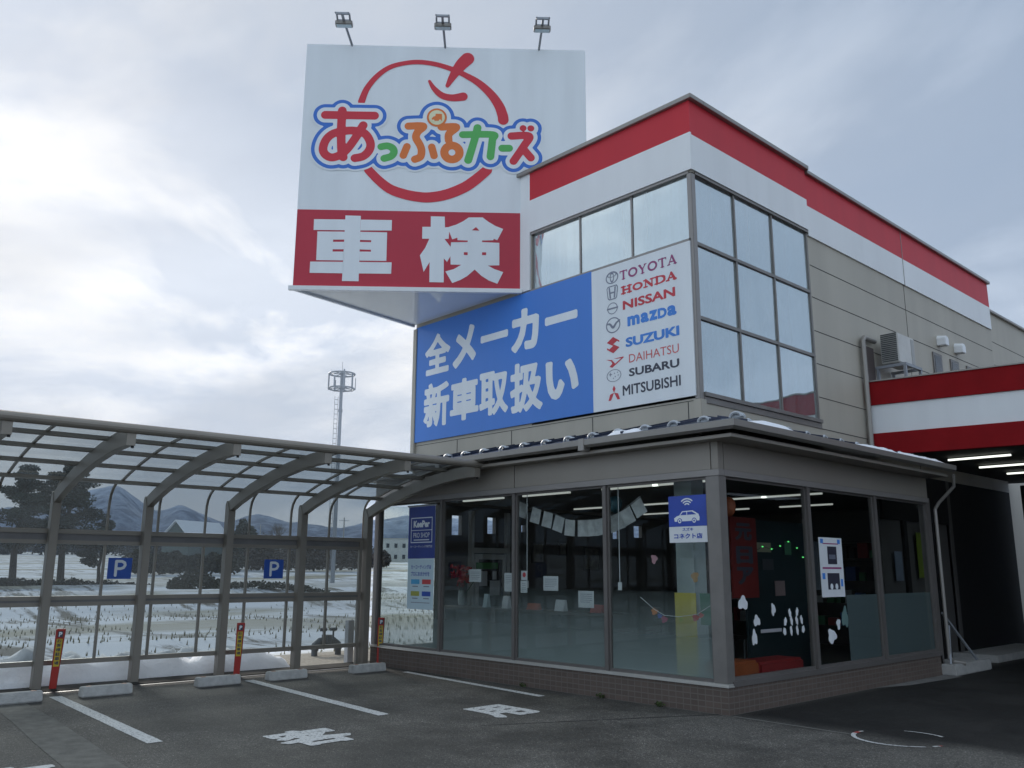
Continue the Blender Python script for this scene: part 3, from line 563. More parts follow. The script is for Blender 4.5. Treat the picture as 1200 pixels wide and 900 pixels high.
# ------------------------------------------------------------ vegetation
needle = mat('pine_needles', (0.035, 0.05, 0.038), 0.85, 0, 0.45, 0.9); bark = mat('bark', (0.07, 0.058, 0.048), 0.95, 0, 0.3, 5)
twig = mat('bare_twigs', (0.085, 0.068, 0.058), 0.95, 0, 0.3, 3); shrubm = mat('shrub_leaves', (0.05, 0.052, 0.035), 0.9, 0, 0.45, 1.2)
def leafcloud(m, c, rx, ry, rz, n, s, flat=0.6):
    for _ in range(n):
        while True:
            p = Vector((random.uniform(-1,1), random.uniform(-1,1), random.uniform(-1,1)))
            if p.length < 1: break
        q = Vector((c[0]+p.x*rx, c[1]+p.y*ry, c[2]+p.z*rz)); a = Vector((random.gauss(0,1), random.gauss(0,1), random.gauss(0,flat))).normalized(); b = a.cross(Vector((random.gauss(0,1), random.gauss(0,1), random.gauss(0,1)))).normalized()
        k = s*random.uniform(0.5, 1.3); m.add([q-a*k-b*k*.4, q+a*k-b*k*.3, q+a*k*.7+b*k*.5, q-a*k*.6+b*k*.6], [(0,1,2,3)])
def pine(az, D, H, trunk_h, spread, label, seed, pads=17):
    random.seed(seed); x, y = ter_px(az, D); z = terr(x, y)-0.1; t = thing('pine_tree', (x, y, z), label, 'tree', 'pines in the snowy field')
    tm = MB(); top = (x+random.uniform(-.5,.5), y+random.uniform(-.6,.6), z+H*0.92)
    tm.tube([(x, y, z), (x+.15, y-.2, z+H*.3), (x-.1, y+.1, z+H*.6), top], [H*.032, H*.025, H*.017, H*.006], 8)
    cm = MB()
    for i in range(pads):
        f = (i+0.5)/pads; zz_ = z+trunk_h+(H-trunk_h)*f; rad = spread*(1-f)**0.55*random.uniform(0.45, 1.0); q = random.uniform(0, 6.28)
        cxp = (x+math.cos(q)*rad, y+math.sin(q)*rad, zz_+random.uniform(-.2,.3)); tm.tube([(x, y, zz_-.7), ((x+cxp[0])/2, (y+cxp[1])/2, zz_-.25), cxp], [H*.012, H*.008, .02], 5)
        pr_ = spread*random.uniform(.28, .5)*(1.05-f*.45); leafcloud(cm, cxp, pr_, pr_, pr_*random.uniform(.26, .5), 420, 0.13); leafcloud(cm, (cxp[0]*.5+x*.5, cxp[1]*.5+y*.5, cxp[2]-.3), pr_*.8, pr_*.8, pr_*.4, 160, .12)
    leafcloud(cm, (top[0], top[1], top[2]+.1), spread*.25, spread*.25, spread*.2, 150, .2)
    tm.build('trunk', bark, t); cm.build('crown', needle, t); return t
pine(76.3, 92, 10.9, 4.0, 3.6, 'dark spreading pine nearest the left edge of the picture', 11, 24)
pine(73.9, 95, 11.6, 4.2, 3.9, 'tall dark pine rising behind the first full carport post', 5, 26)
pine(71.9, 98, 6.6, 2.6, 2.3, 'low pine at the right end of the pine group', 8, 10)
def bare(az, D, H, label, seed, spread=0.45, group=None):
    random.seed(seed); x, y = ter_px(az, D); z = terr(x, y)-.1; t = thing('bare_tree', (x, y, z), label, 'tree', group); tm = MB(); cm = MB()
    tm.tube([(x, y, z), (x, y+.1, z+H*.35)], [H*.03, H*.022], 7)
    def br(p, d, L, r, k):
        e = p+d*L; (tm if k < 2 else cm).tube([p, e], [r, r*.6], 4, False)
        if k >= 5: return
        for _ in range(3 if k else 6):
            nd_ = (d+Vector((random.gauss(0,1), random.gauss(0,1), random.gauss(0.15,.6)))*spread).normalized(); br(p+d*L*random.uniform(.55, 1), nd_, L*random.uniform(.6, .82), r*.58, k+1)
    br(Vector((x, y+.1, z+H*.33)), Vector((0,0,1)), H*.2, H*.018, 0); tm.build('trunk', bark, t); cm.build('crown', twig, t)
bare(61.9, 190, 11, 'leafless tree rounded against the mountains', 4)
def bush(name, az, D, wx, H, n, label, seed, mt=shrubm, cat='shrub', s=0.16, dome=True):
    random.seed(seed); x, y = ter_px(az, D); z = terr(x, y); t = thing(name, (x, y, z), label, cat); cm = MB(); tm = MB(); dv = Vector((math.cos(R(az)), math.sin(R(az)), 0))
    for i in range(n):
        f = (i+.5)/n*2-1; hh = H*(1-f*f*.6)*random.uniform(.75, 1.1) if dome else H*random.uniform(.65, 1.1); c = (x+dv.x*f*wx+random.uniform(-.3,.3), y+dv.y*f*wx+random.uniform(-.3,.3)); zb = terr(*c)
        tm.tube([(c[0], c[1], zb-.05), (c[0]+.1, c[1]+.1, zb+hh*.6)], [.05, .02], 5); leafcloud(cm, (c[0], c[1], zb+hh*.55), wx/n*1.7+.25, wx/n*1.7+.3, hh*.5, int(110*hh)+60, s)
    (tm.build('stems', bark, t) if name == 'shrub' and False else None); cm.build('foliage', mt, t)
bush('shrub', 66.4, 72, 1.7, 1.9, 7, 'round dark shrub standing alone in the snow field', 2)
bush('low_hedge', 75.2, 90, 9.5, 1.0, 26, 'low dark hedge at the foot of the pines', 3, s=.15)
bush('low_hedge', 61.9, 68, 3.6, 0.55, 10, 'low dark scrub lying in the snow below the bare tree', 6, s=.14)
bush('conifer_shrub', 64.0, 160, 3.2, 8.0, 5, 'rounded dark evergreen standing left of the bare tree', 9, needle, 'tree', .4)
bush('hedgerow', 60.2, 150, 9.5, 4.2, 15, 'overgrown brown hedgerow behind the right half of the carport', 12, twig, 'hedge', .28, False)
bush('hedgerow', 56.3, 175, 4.2, 3.6, 9, 'short dark hedgerow beside the pale two storey building', 14, twig, 'hedge', .28, False)
bush('hedgerow', 67.6, 132, 8.0, 3.0, 16, 'ragged dark hedge standing in front of the barn', 31, shrubm, 'hedge', .3, False)
m = MB(); random.seed(21)
for a_ in np.arange(50.5, 82, 0.22):
    D = 330+14*math.sin(a_*3)+random.uniform(-10, 10); x, y = ter_px(a_, D); hh = 4.5+3.5*noise.noise((a_*.55, 0, 0))+random.uniform(-.6, .8)
    leafcloud(m, (x, y, terr(x, y)+hh*.5), 1.6, 1.6, max(1.2, hh*.55), 70, .65)
wd = m.build('distant_woods', mat('woods', (0.055, 0.058, 0.058), .95, 0, .4, .3), loc=(-300, 100, 0)); tag(wd, 'thin line of far woods at the foot of the mountains', 'woods', kind='stuff')

# ------------------------------------------------------------ far buildings, mast, poles
def frame(x, y, ang):
    u = Vector((math.cos(ang), math.sin(ang), 0)); v = Vector((-math.sin(ang), math.cos(ang), 0)); return lambda a, b, c: Vector((x, y, 0))+u*a+v*b+Vector((0,0,c))
x, y = ter_px(67.9, 150); z0 = terr(x, y)-.3; t = thing('barn', (x, y, z0), 'wide barn with a pale snowy gable roof behind the carport', 'barn'); P = frame(x, y, R(28))
def fbox(P, m, a0, a1, b0, b1, c0, c1): m.add([P(a0,b0,c0),P(a1,b0,c0),P(a1,b1,c0),P(a0,b1,c0),P(a0,b0,c1),P(a1,b0,c1),P(a1,b1,c1),P(a0,b1,c1)], [(0,3,2,1),(4,5,6,7),(0,1,5,4),(1,2,6,5),(2,3,7,6),(3,0,4,7)])
m = MB(); fbox(P, m, -2.6, 2.6, 0, 10, z0, z0+5.6); m.add([P(-2.6,0,z0+5.6), P(2.6,0,z0+5.6), P(0,0,z0+8.1), P(-2.6,10,z0+5.6), P(2.6,10,z0+5.6), P(0,10,z0+8.1)], [(0,1,2),(5,4,3)]); m.build('wall', mat('barn_wall', (0.13, 0.16, 0.15), .8), t)
m = MB()
for s in (-1, 1): m.add([P(s*3.1,-.5,z0+5.25), P(0,-.5,z0+8.3), P(0,10.5,z0+8.3), P(s*3.1,10.5,z0+5.25), P(s*3.1,-.5,z0+5.1), P(0,-.5,z0+8.12), P(0,10.5,z0+8.12), P(s*3.1,10.5,z0+5.1)], [(0,1,2,3),(7,6,5,4),(0,4,5,1),(1,5,6,2),(2,6,7,3),(3,7,4,0)])
m.build('roof', snowm, t)
m = MB(); fbox(P, m, -1.2, 1.2, -.05, .05, z0+.2, z0+3.2); m.build('door', darkwood, t)
x, y = ter_px(54.15, 245); z0 = terr(x, y)-.2; t = thing('office_building', (x, y, z0), 'pale grey two storey building seen through the end window', 'building'); P = frame(x, y, R(54.15)); m = MB(); fbox(P, m, -5.6, 5.6, 0, 9, z0, z0+6.4); m.build('wall', mat('far_render', (.55, .56, .56), .8, 0, .05, .3), t)
m = MB(); fbox(P, m, -5.8, 5.8, -.15, 9.2, z0+6.4, z0+6.6); m.build('roof', conc, t)
for fa in (-3.8, -1.6, 0.6, 2.8, 4.6):
    for fz in (1.0, 4.0):
        q = MB(); fbox(P, q, fa-.42, fa+.42, -.08, .02, z0+fz, z0+fz+1.15); q.build('window', mat('far_glass', (.04, .05, .06), .2), t)
x, y = ter_px(57.2, 210); z0 = terr(x, y)-.2; t = thing('farm_shed', (x, y, z0), 'low shed with snow on its roof left of the pale building', 'shed'); P = frame(x, y, R(60)); m = MB(); fbox(P, m, -3, 3, 0, 5, z0, z0+2.4); m.build('wall', darkwood, t); m = MB(); fbox(P, m, -3.3, 3.3, -.3, 5.3, z0+2.4, z0+2.62); m.build('roof', snowm, t)

steel = mat('galvanised_steel', (0.33, 0.35, 0.38), .5, .3, .08)
x, y = ter_px(58.42, 110); z0 = terr(x, y)-.2; zt = 26.2; t = thing('telecom_mast', (x, y, z0), 'tall slim telecom mast with two antenna rings', 'mast')
MB().tube([(x, y, z0), (x, y, 12), (x, y, 20), (x, y, zt)], [.27, .23, .21, .19], 14).build('mast_pole', steel, t, smooth=False)
for zc in (15.2, 21.0): MB().tube([(x, y, zc), (x, y, zc+.35)], 0.27, 14).build('flange', steel, t)
lx, ly = x-.55*math.cos(R(58)), y-.55*math.sin(R(58)); m = MB()
for s in (-.2, .2): m.tube([(lx+s*.3, ly+s, z0), (lx+s*.3, ly+s, 23)], .03, 5)
for k in np.arange(z0+.5, 23, .62): m.tube([(lx-.06, ly-.2, k), (lx+.06, ly+.2, k)], .035, 4)
m.build('ladder', steel, t)
for zc in (24.0, 25.9):
    m = MB(); P_ = [(x+1.62*math.cos(2*math.pi*i/28), y+1.62*math.sin(2*math.pi*i/28), zc) for i in range(29)]; m.tube(P_, .10, 6, False)
    P_ = [(x+1.25*math.cos(2*math.pi*i/28), y+1.25*math.sin(2*math.pi*i/28), zc-.12) for i in range(29)]; m.tube(P_, .05, 5, False)
    for k in range(6): q = k*math.pi/3; m.bar((x, y, zc), (x+1.6*math.cos(q), y+1.6*math.sin(q), zc), .08, .08)
    m.build('antenna_ring', steel, t)
for k in range(9):
    q = k*2*math.pi/9+.3; px_, py_ = x+1.72*math.cos(q), y+1.72*math.sin(q); hh = (1.9, 1.5, 2.3)[k % 3]
    m = MB(); m.obox((px_, py_, 23.9+hh/2), Vector((math.cos(q), math.sin(q), 0)), Vector((-math.sin(q), math.cos(q), 0)), Vector((0,0,1)), .05, .09, hh/2); m.build('antenna', steel, t)
m = MB().tube([(x, y, zt), (x+.05, y, zt+1.3)], .03, 5); m.build('lightning_rod', steel, t)
for az_, D, H, lb in ((57.86, 170, 9.5, 'thin utility pole right of the telecom mast'), (69.9, 230, 9.0, 'far utility pole between the pines and the barn'), (63.0, 240, 9.5, 'far utility pole between the barn and the bare tree')):
    x, y = ter_px(az_, D); z0 = terr(x, y); t = thing('utility_pole', (x, y, z0), lb, 'utility pole', 'utility poles across the fields'); MB().tube([(x, y, z0), (x, y, z0+H)], [.17, .11], 8).build('pole', conc, t)
    MB().bar((x-.5, y-.8, z0+H-.6), (x+.5, y+.8, z0+H-.6), .09, .09).build('crossarm', steel, t)
# ------------------------------------------------------------ shop building
shop = thing('shop_building', (-3.6, 3.0, 0), 'two storey car shop with glazed corner, red and white parapet and tiled base', 'building')
m = MB(); e = 0.0
m.box(-7.28, -4.07, 0.85, 4.15, 3.35, 8.3); m.box(-4.07, -0.95, 0.85, 1.0, 3.98, 6.16); m.box(-4.07, -0.8, 0.85, 4.15, 3.35, 3.9); m.box(-4.07, -0.8, 0.85, 4.15, 7.2, 8.3)
m.box(-7.28, -0.82, 4.17, 12.65, 3.35, 8.25); m.box(-7.28, -1.0, 12.65, 24, 0, 7.72); uw = m.build('upper_wall', clad, shop)
m = MB()
for z in (6.63, 6.07, 5.49, 4.93, 4.37, 3.85): m.box(-0.822, -0.816, 4.19, 12.6, z-.006, z+.006)
for z in (7.0, 6.43, 5.87, 5.3): m.box(-1.003, -0.996, 12.8, 24, z-.006, z+.006)
for y in (7.93,): m.box(-0.822, -0.8155, y-.005, y+.005, 3.4, 7.12)
for x in (-5.97, -4.55, -2.75, -1.0): m.box(x-.006, x+.006, 0.846, 0.852, 3.6, 3.86)
m.box(-7.2, -.9, .846, .852, 3.866, 3.874)
m.build('panel_joint', mat('joint_dark', (0.05, 0.05, 0.05), .8), uw)  # dark strips along the panel joints
BX(-7.31, -7.2, .80, .96, 3.4, 6.15).build('corner_trim', clad, shop, bevel=.006); BX(-.9, -.775, .825, .96, 3.4, 3.88).build('corner_trim', clad, shop, bevel=.006)
# parapet bands
m = MB(); m.box(-4.4, -.77, .815, .849, 7.225, 7.80); m.box(-4.4, -4.085, .815, .849, 7.80, 8.3); m.box(-4.4, -4.085, .815, .849, 6.2, 7.225); m.box(-.799, -.77, .849, 4.14, 7.225, 7.77); m.box(-.819, -.79, 4.17, 12.65, 7.14, 7.68); m.build('white_band', white, shop)
m = MB(); m.box(-4.085, -.77, .815, .849, 7.80, 8.3); m.box(-.799, -.77, .849, 4.14, 7.77, 8.3); m.box(-.819, -.79, 4.17, 12.65, 7.68, 8.27); m.build('red_band', red, shop)
m = MB(); m.box(-4.46, -.70, .76, 1.1, 8.30, 8.37); m.box(-1.1, -.70, 1.1, 4.16, 8.30, 8.37); m.box(-1.1, -.73, 4.16, 12.7, 8.25, 8.315); m.box(-7.3, -.93, 12.7, 24.1, 7.72, 7.78); m.build('coping', gutterm, shop, bevel=.005)
MB().box(-.822, -.784, 7.92, 7.94, 7.12, 8.26).build('band_joint', gutterm, shop)
BX(-7.2, -1.1, 1.1, 12.6, 8.3, 8.33).build('flat_roof', concd, shop)
# upper windows
random.seed(17)
def pane(p, *a):
    # every pane sits a few millimetres out of true, so each mirrors its own piece of sky
    o = BX(*a).build('window_pane', p, shop); d = o.data; c = sum((v.co for v in d.vertices), Vector())/8; k1, k2 = random.uniform(-.006, .006), random.uniform(-.004, .004); fx_ = (a[1]-a[0]) > (a[3]-a[2])
    for v in d.vertices:
        if fx_: v.co.y += (v.co.x-c.x)*k1+(v.co.z-c.z)*k2
        else: v.co.x += (v.co.y-c.y)*k1+(v.co.z-c.z)*k2
    return o
fx = [-4.07, -2.98, -1.92, -.86]; wz = [3.95, 5.05, 6.14, 7.2]; ry = [.91, 1.95, 3.02, 4.13]
for a, b in zip(fx[:-1], fx[1:]): pane(upglass, a+.02, b-.02, .885, .893, 6.2, 7.18)
for a, b in zip(ry[:-1], ry[1:]):
    for c, d in zip(wz[:-1], wz[1:]): pane(upglass, -.843, -.835, a+.02, b-.02, c+.03, d-.02)
m = MB()
for x in fx[:-1]: m.box(x-.016, x+.016, .868, .91, 6.2, 7.18)
m.box(-4.09, -.84, .832, .91, 7.18, 7.225); m.box(-4.09, -.84, .832, .91, 6.155, 6.2)
m.build('window_frame', bronze_lt, shop)
m = MB(); m.box(-.87, -.79, .832, .93, 3.88, 7.18); m.build('corner_post', bronze_lt, shop, bevel=.006)
m = MB()
for y in ry[1:]: m.box(-.86, -.812, y-.019, y+.019, 3.98, 7.18)
for z in wz[1:3]: m.box(-.862, -.806, .93, 4.15, z-.024, z+.024)
m.box(-.862, -.785, .93, 4.16, 7.18, 7.222); m.box(-.862, -.76, .93, 4.16, 3.93, 3.985); m.box(-.84, -.785, .93, 4.16, 3.84, 3.925)
m.build('window_frame', mat('bronze_mid', (.22,.205,.19), .4, .3), shop)
BX(-4.05, -.95, 1.02, 1.04, 6.2, 7.18).build('roller_blind', blind, shop)
m = MB(); k = 0
for y in np.arange(.98, 4.1, .105):
    q = R(24 if k % 5 else 36); k += 1; dx = .052*math.sin(q); dy = .052*math.cos(q)
    m.add([(-.98-dx, y-dy, 3.95), (-.98+dx, y+dy, 3.95), (-.98+dx, y+dy, 7.17), (-.98-dx, y-dy, 7.17)], [(0,1,2,3)])
m.build('vertical_blind', blind, shop)
BX(-3.9, -1.2, 1.2, 4.0, 3.92, 3.96).build('upper_floor', infloor, shop)
# lean-to roof
m = MB(); zt, zb = 3.60, 3.33
W = [(-7.4, .85), (-.8, .85), (-.8, 6.1)]; G_ = [(-7.4, -.26), (.38, -.26), (.38, 6.1)]
for d in (0, -.045): m.v += [(x, y, zt+d) for x, y in W]+[(x, y, zb+d) for x, y in G_]
m.f = [(0,3,4,1), (1,4,5,2), (6,7,10,9), (7,8,11,10), (3,9,10,4), (4,10,11,5), (0,6,9,3), (2,5,11,8), (0,1,7,6), (1,2,8,7)]
lr = m.build('lean_to_roof', roofm, shop)
m = MB()
for x in np.arange(-7.2, .2, .455):
    t_ = (.85+.26); m.bar((x, -.25, 3.352), (x, .84 if x < -.85 else max(.84-(x+.8)*1.0, -.2), 3.352+(zt-zb)*(min(1, (.25+(.84 if x < -.85 else max(.84-(x+.8), -.2)))/1.11))), .025, .03)
for y in np.arange(.1, 6.0, .455): m.bar((.36, y, 3.352), (max(-.79, -.79+max(0, .85-y)), y, 3.352+.27*(1-max(0, .85-y)/1.15)), .025, .03)
m.build('roof_seam', roofm, lr)
m = MB(); m.sweep([[(x_, -.23, 3.225), (x_, -.30, 3.205), (x_, -.345, 3.235), (x_, -.35, 3.31), (x_, -.335, 3.315), (x_, -.23, 3.315)] for x_ in (-7.42,)]+[[(.35, -.23, 3.225), (.42, -.30, 3.205), (.465, -.345, 3.235), (.47, -.35, 3.31), (.455, -.335, 3.315), (.35, -.23, 3.315)]]+[[(.35, 6.15, 3.225), (.42, 6.15, 3.205), (.465, 6.15, 3.235), (.47, 6.15, 3.31), (.455, 6.15, 3.315), (.35, 6.15, 3.315)]], None)
gt = m.build('gutter', gutterm, shop)
m = MB()
for x in (-5.0, -1.9): m.box(x-.05, x+.05, -.353, -.22, 3.165, 3.322)
m.build('gutter_joint', gutterm, gt)
guard = mat('snow_guard_plastic', (0.46, 0.49, 0.52), .35, 0, .1)
def guard_at(c, ax, k_=1):
    g_ = MB(); ax = Vector(ax); c = Vector(c)
    o2 = ax.cross(Vector((0,0,1)))
    for r_, dn, oo_ in ((.092*k_, 0, .03), (.088*k_, -.005, -.04), (.055*k_, .0, 0)):
        P_ = [c+o2*oo_+ax*math.cos(math.pi*i/9)*r_+Vector((0,0,math.sin(math.pi*i/9)*r_*.72+dn)) for i in range(10)]; g_.tube(P_, .019, 6)
    g_.tube([c-ax*.10, c+ax*.10], .022, 6); g_.build('snow_guard', guard, lr)
for i in range(16): guard_at((-6.35+i*.448, -.12, 3.36), (1, 0, 0), .82)
for i in range(12): guard_at((.20, .35+i*.47, 3.365), (0, 1, 0), .62)
m = MB()
def snowpatch(m, x0, x1, y0, y1, h, sd):
    n1_, n2_ = max(3, int((x1-x0)/.05)), max(3, int((y1-y0)/.05)); k0 = len(m.v)
    for j in range(n2_+1):
        for i in range(n1_+1):
            x = x0+(x1-x0)*i/n1_; y = y0+(y1-y0)*j/n2_; ed = min(1, 4*min(i/n1_, 1-i/n1_, j/n2_, 1-j/n2_)); zr = zb+(zt-zb)*min(max((y+.26)/1.11 if y < .85 and x < -.8 else (.38-x)/1.18, 0), 1)
            m.v.append((x, y, zr-.01+(h*ed**.5)*(1+.5*noise.noise((x*6, y*6, sd)))*(0 if ed == 0 else 1)))
    m.f += [(k0+j*(n1_+1)+i, k0+j*(n1_+1)+i+1, k0+(j+1)*(n1_+1)+i+1, k0+(j+1)*(n1_+1)+i) for j in range(n2_) for i in range(n1_)]
snowpatch(m, .12, .42, .25, 1.15, .06, 1); snowpatch(m, .2, .42, 2.9, 4.3, .05, 2); snowpatch(m, .16, .43, 4.2, 5.9, .05, 3); snowpatch(m, -1.55, -1.0, -.25, -.05, .05, 4)
sp = m.build('roof_snow', snowm, smooth=True, loc=(0,0,3.3)); tag(sp, 'thin strips of snow left on the low roof edge', 'snow', kind='stuff')
# soffit, fascia and frames of the ground floor
BX(-7.4, .34, -.22, 6.1, 3.13, 3.17).build('soffit', fascia_m, shop)
m = MB(); m.box(-7.2, -3.578, 0, .10, 2.80, 3.13); m.box(-3.566, -.11, 0, .10, 2.80, 3.13); m.box(-.10, 0, 0, .11, 2.80, 3.13); m.box(-.10, 0, .122, 6.05, 2.80, 3.13); m.box(-7.2, -7.1, .1, 9, 2.80, 3.13)
m.build('fascia_board', fascia_m, shop, bevel=.003)
m = MB(); m.box(-7.2, 0.012, -.012, .10, 2.72, 2.797); m.box(-.10, 0.012, .10, 6.05, 2.72, 2.797); m.build('window_head', bronze_lt, shop, bevel=.003)
m = MB(); m.box(-7.2, 0, 0, .12, 0, .298); m.box(-.12, 0, .12, 6.05, 0, .298); m.box(-7.2, -7.08, .12, 9, 0, .298); m.box(-.98, -.12, 5.95, 6.05, 0, .298); m.build('tiled_base', tiles, shop)
m = MB(); m.box(-7.22, 0.02, -.02, .10, .30, .318); m.box(-7.22, .008, .002, .10, .318, .338); m.build('window_sill', trim, shop, bevel=.002)
BX(-.11, .012, .10, 6.06, .30, .36).build('window_sill', bronze, shop)
m_ = lambda x0, x1, y0, y1, z0=.338, z1=2.72, mt=bronze: BX(x0, x1, y0, y1, z0, z1).build('mullion', mt, shop, bevel=.004)
m_(-7.2, -7.08, 0, .11, mt=bronze_lt)
for x in (-5.33, -3.6, -1.82): m_(x-.03, x+.03, .008, .10)
BX(-.19, 0.0, 0, .15, .338, 2.72).build('corner_post', mat('bronze_mid', (.22,.205,.19), .4, .3), shop, bevel=.005)
for y in (2.12, 4.12): m_(-.10, -.004, y-.04, y+.04, .36)
BX(-.14, 0, 5.98, 6.12, .0, 2.8).build('corner_post', bronze, shop, bevel=.005)
fr = [-7.08, -5.36, -5.30, -3.63, -3.57, -1.85, -1.79, -.19]
for i in range(0, 8, 2): BX(fr[i], fr[i+1], .05, .058, .338, 2.72).build('window_pane', glass, shop)
rg = [.15, 2.08, 2.16, 4.08, 4.16, 5.98]
for i in range(0, 6, 2): BX(-.058, -.05, rg[i], rg[i+1], .36, 2.72).build('window_pane', glass, shop)
BX(-7.155, -7.147, .11, 1.36, .3, 2.72).build('window_pane', glass, shop)
m = MB()
for i in range(0, 8, 2):
    a_, b_ = fr[i], fr[i+1]
    for q in ((a_, a_+.028, .338, 2.72), (b_-.028, b_, .338, 2.72), (a_+.028, b_-.028, .338, .375), (a_+.028, b_-.028, 2.69, 2.72)): m.box(q[0], q[1], .035, .075, q[2], q[3])
for i in range(0, 6, 2):
    a_, b_ = rg[i], rg[i+1]
    for q in ((a_, a_+.028, .36, 2.72), (b_-.028, b_, .36, 2.72), (a_+.028, b_-.028, .36, .40), (a_+.028, b_-.028, 2.69, 2.72)): m.box(-.075, -.035, q[0], q[1], q[2], q[3])
m.build('glazing_bead', bronze, shop)
ff = filmmat('graded_film', .34, 1.42, .72, .0, (.46, .53, .53)); fs = filmmat('side_film', .34, 1.3, .8, .8, (.16, .20, .21))
for i in range(0, 8, 2): MB().add([(fr[i]+.03, .064, .376), (fr[i+1]-.03, .064, .376), (fr[i+1]-.03, .064, 1.35), (fr[i]+.03, .064, 1.35)], [(0,1,2,3)]).build('window_film', ff, shop)
for y0_, y1_ in ((3.1, 4.05), (4.19, 5.95)): MB().add([(-.064, y0_, .40), (-.064, y1_, .40), (-.064, y1_, 1.28), (-.064, y0_, 1.28)], [(0,1,2,3)]).build('window_film', fs, shop)
# interior shell
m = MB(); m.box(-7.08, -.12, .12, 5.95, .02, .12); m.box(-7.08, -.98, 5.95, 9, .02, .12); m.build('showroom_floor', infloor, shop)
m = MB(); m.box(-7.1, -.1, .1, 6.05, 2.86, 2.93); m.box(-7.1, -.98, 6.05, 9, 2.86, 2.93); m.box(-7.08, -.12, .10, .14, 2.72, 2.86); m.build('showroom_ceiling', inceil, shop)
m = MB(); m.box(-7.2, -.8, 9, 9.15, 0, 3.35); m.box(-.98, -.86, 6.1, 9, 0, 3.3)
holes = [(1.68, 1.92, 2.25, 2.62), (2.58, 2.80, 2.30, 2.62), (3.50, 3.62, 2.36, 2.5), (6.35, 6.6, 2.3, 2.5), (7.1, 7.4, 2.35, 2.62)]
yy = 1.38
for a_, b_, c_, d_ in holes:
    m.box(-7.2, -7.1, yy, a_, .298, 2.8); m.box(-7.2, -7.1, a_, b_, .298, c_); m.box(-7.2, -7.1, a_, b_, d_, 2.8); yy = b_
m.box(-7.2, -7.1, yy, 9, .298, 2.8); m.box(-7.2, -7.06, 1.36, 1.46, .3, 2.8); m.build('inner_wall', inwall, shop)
# garage recess under the canopy
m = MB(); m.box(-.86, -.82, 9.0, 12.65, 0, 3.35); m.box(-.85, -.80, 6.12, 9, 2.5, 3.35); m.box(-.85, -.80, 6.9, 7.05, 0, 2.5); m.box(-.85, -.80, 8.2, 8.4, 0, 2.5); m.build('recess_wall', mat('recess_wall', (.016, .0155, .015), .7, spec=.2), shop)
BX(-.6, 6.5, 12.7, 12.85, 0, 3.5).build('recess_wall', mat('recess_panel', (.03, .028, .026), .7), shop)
BX(6.5, 6.65, 7.3, 12.7, 0, 3.5).build('recess_wall', mat('recess_wall', (.035, .034, .033)), shop)  # unseen far side wall, added to keep sky light out of the recess
# inside windows' door
d = thing('entrance_door', (-7.05, 2.62, .12), 'white framed inner door with notices stuck on its glass', 'door'); m = MB()
for q in ((2.08, 2.16, .12, 2.72), (3.02, 3.10, .12, 2.72), (2.16, 3.02, 1.92, 2.02), (2.16, 3.02, .12, .30)): m.box(-7.09, -7.0, *q)
m.build('door_frame', mat('white_frame', (.62, .62, .60), .5), d); m = MB()
for q in ((2.20, 2.28, .32, 1.90), (2.90, 2.98, .32, 1.90), (2.28, 2.90, 1.80, 1.90), (2.28, 2.90, .32, .48)): m.box(-7.04, -6.99, *q)
m.build('door_leaf', mat('white_frame', (.62, .62, .60)), d); BX(-6.985, -6.96, 2.86, 2.89, .95, 1.25).build('handle', steel, d); BX(-7.02, -7.015, 2.28, 2.90, .48, 1.80).build('door_glass', mat('dark_glass', (.02, .022, .025), .1), d)
MB().box(-6.985, -6.975, 2.2, 2.75, 1.62, 1.74).build('green_notice', mat('green_notice', (.06, .30, .08), .6), d)
for q in ((2.28, 2.48, 1.30, 1.58), (2.55, 2.80, 1.12, 1.40), (2.62, 2.72, 1.42, 1.58)): MB().box(-6.982, -6.975, *q).build('notice', paper, d)
for x in (-6.0, -4.4, -2.6, -1.6):
    for y in (1.5, 4.5, 6.8):
        if y > 6 and x > -1.9: continue
        MB().box(x-.55, x+.55, y-.022, y+.022, 2.83, 2.858).build('ceiling_light', tubei, shop)
# pipes, louvre, vents, side windows
m = MB(); m.tube([(.07, 6.14, .24), (.07, 6.14, 2.62)], .028, 10); m.tube([(.07, 6.14, 2.62), (.13, 6.16, 2.72), (.38, 6.2, 2.98), (.42, 6.12, 3.17)], .028, 10); m.tube([(.07, 6.14, .26), (.10, 6.20, .20), (.22, 6.35, .17)], .036, 10); m.build('downpipe', gutterm, shop)
m = MB(); m.tube([(-.75, 5.79, 3.6), (-.75, 5.79, 5.60), (-.75, 5.84, 5.66), (-.75, 6.25, 5.66)], .045, 10); m.build('downpipe', gutterm, shop)
BX(-.83, -.80, 5.93, 6.30, 4.86, 5.55).build('louvre', mat('louvre', (.09, .07, .065), .6), shop)
for y in (9.25, 10.15, 11.05):
    f_ = BX(-.83, -.795, y-.22, y+.22, 4.9, 5.98).build('side_window', bronze, shop); BX(-.80, -.790, y-.16, y+.16, 4.95, 5.92).build('window_pane', mat('dark_glass', (.02, .022, .025)), f_)
for y in (9.42, 10.33):
    m = MB(); m.sweep([[(-.82+math.sin(q)*.0, yy_, zz_) for yy_, zz_ in ((y-.10, 6.16), (y+.10, 6.16), (y+.10, 6.32), (y+.05, 6.38), (y-.05, 6.38), (y-.10, 6.32))] for q in (0,)]+[[(-.64, yy_, zz_) for yy_, zz_ in ((y-.09, 6.15), (y+.09, 6.15), (y+.09, 6.30), (y+.045, 6.35), (y-.045, 6.35), (y-.09, 6.30))]], None); m.build('vent_hood', white, shop, bevel=.01)
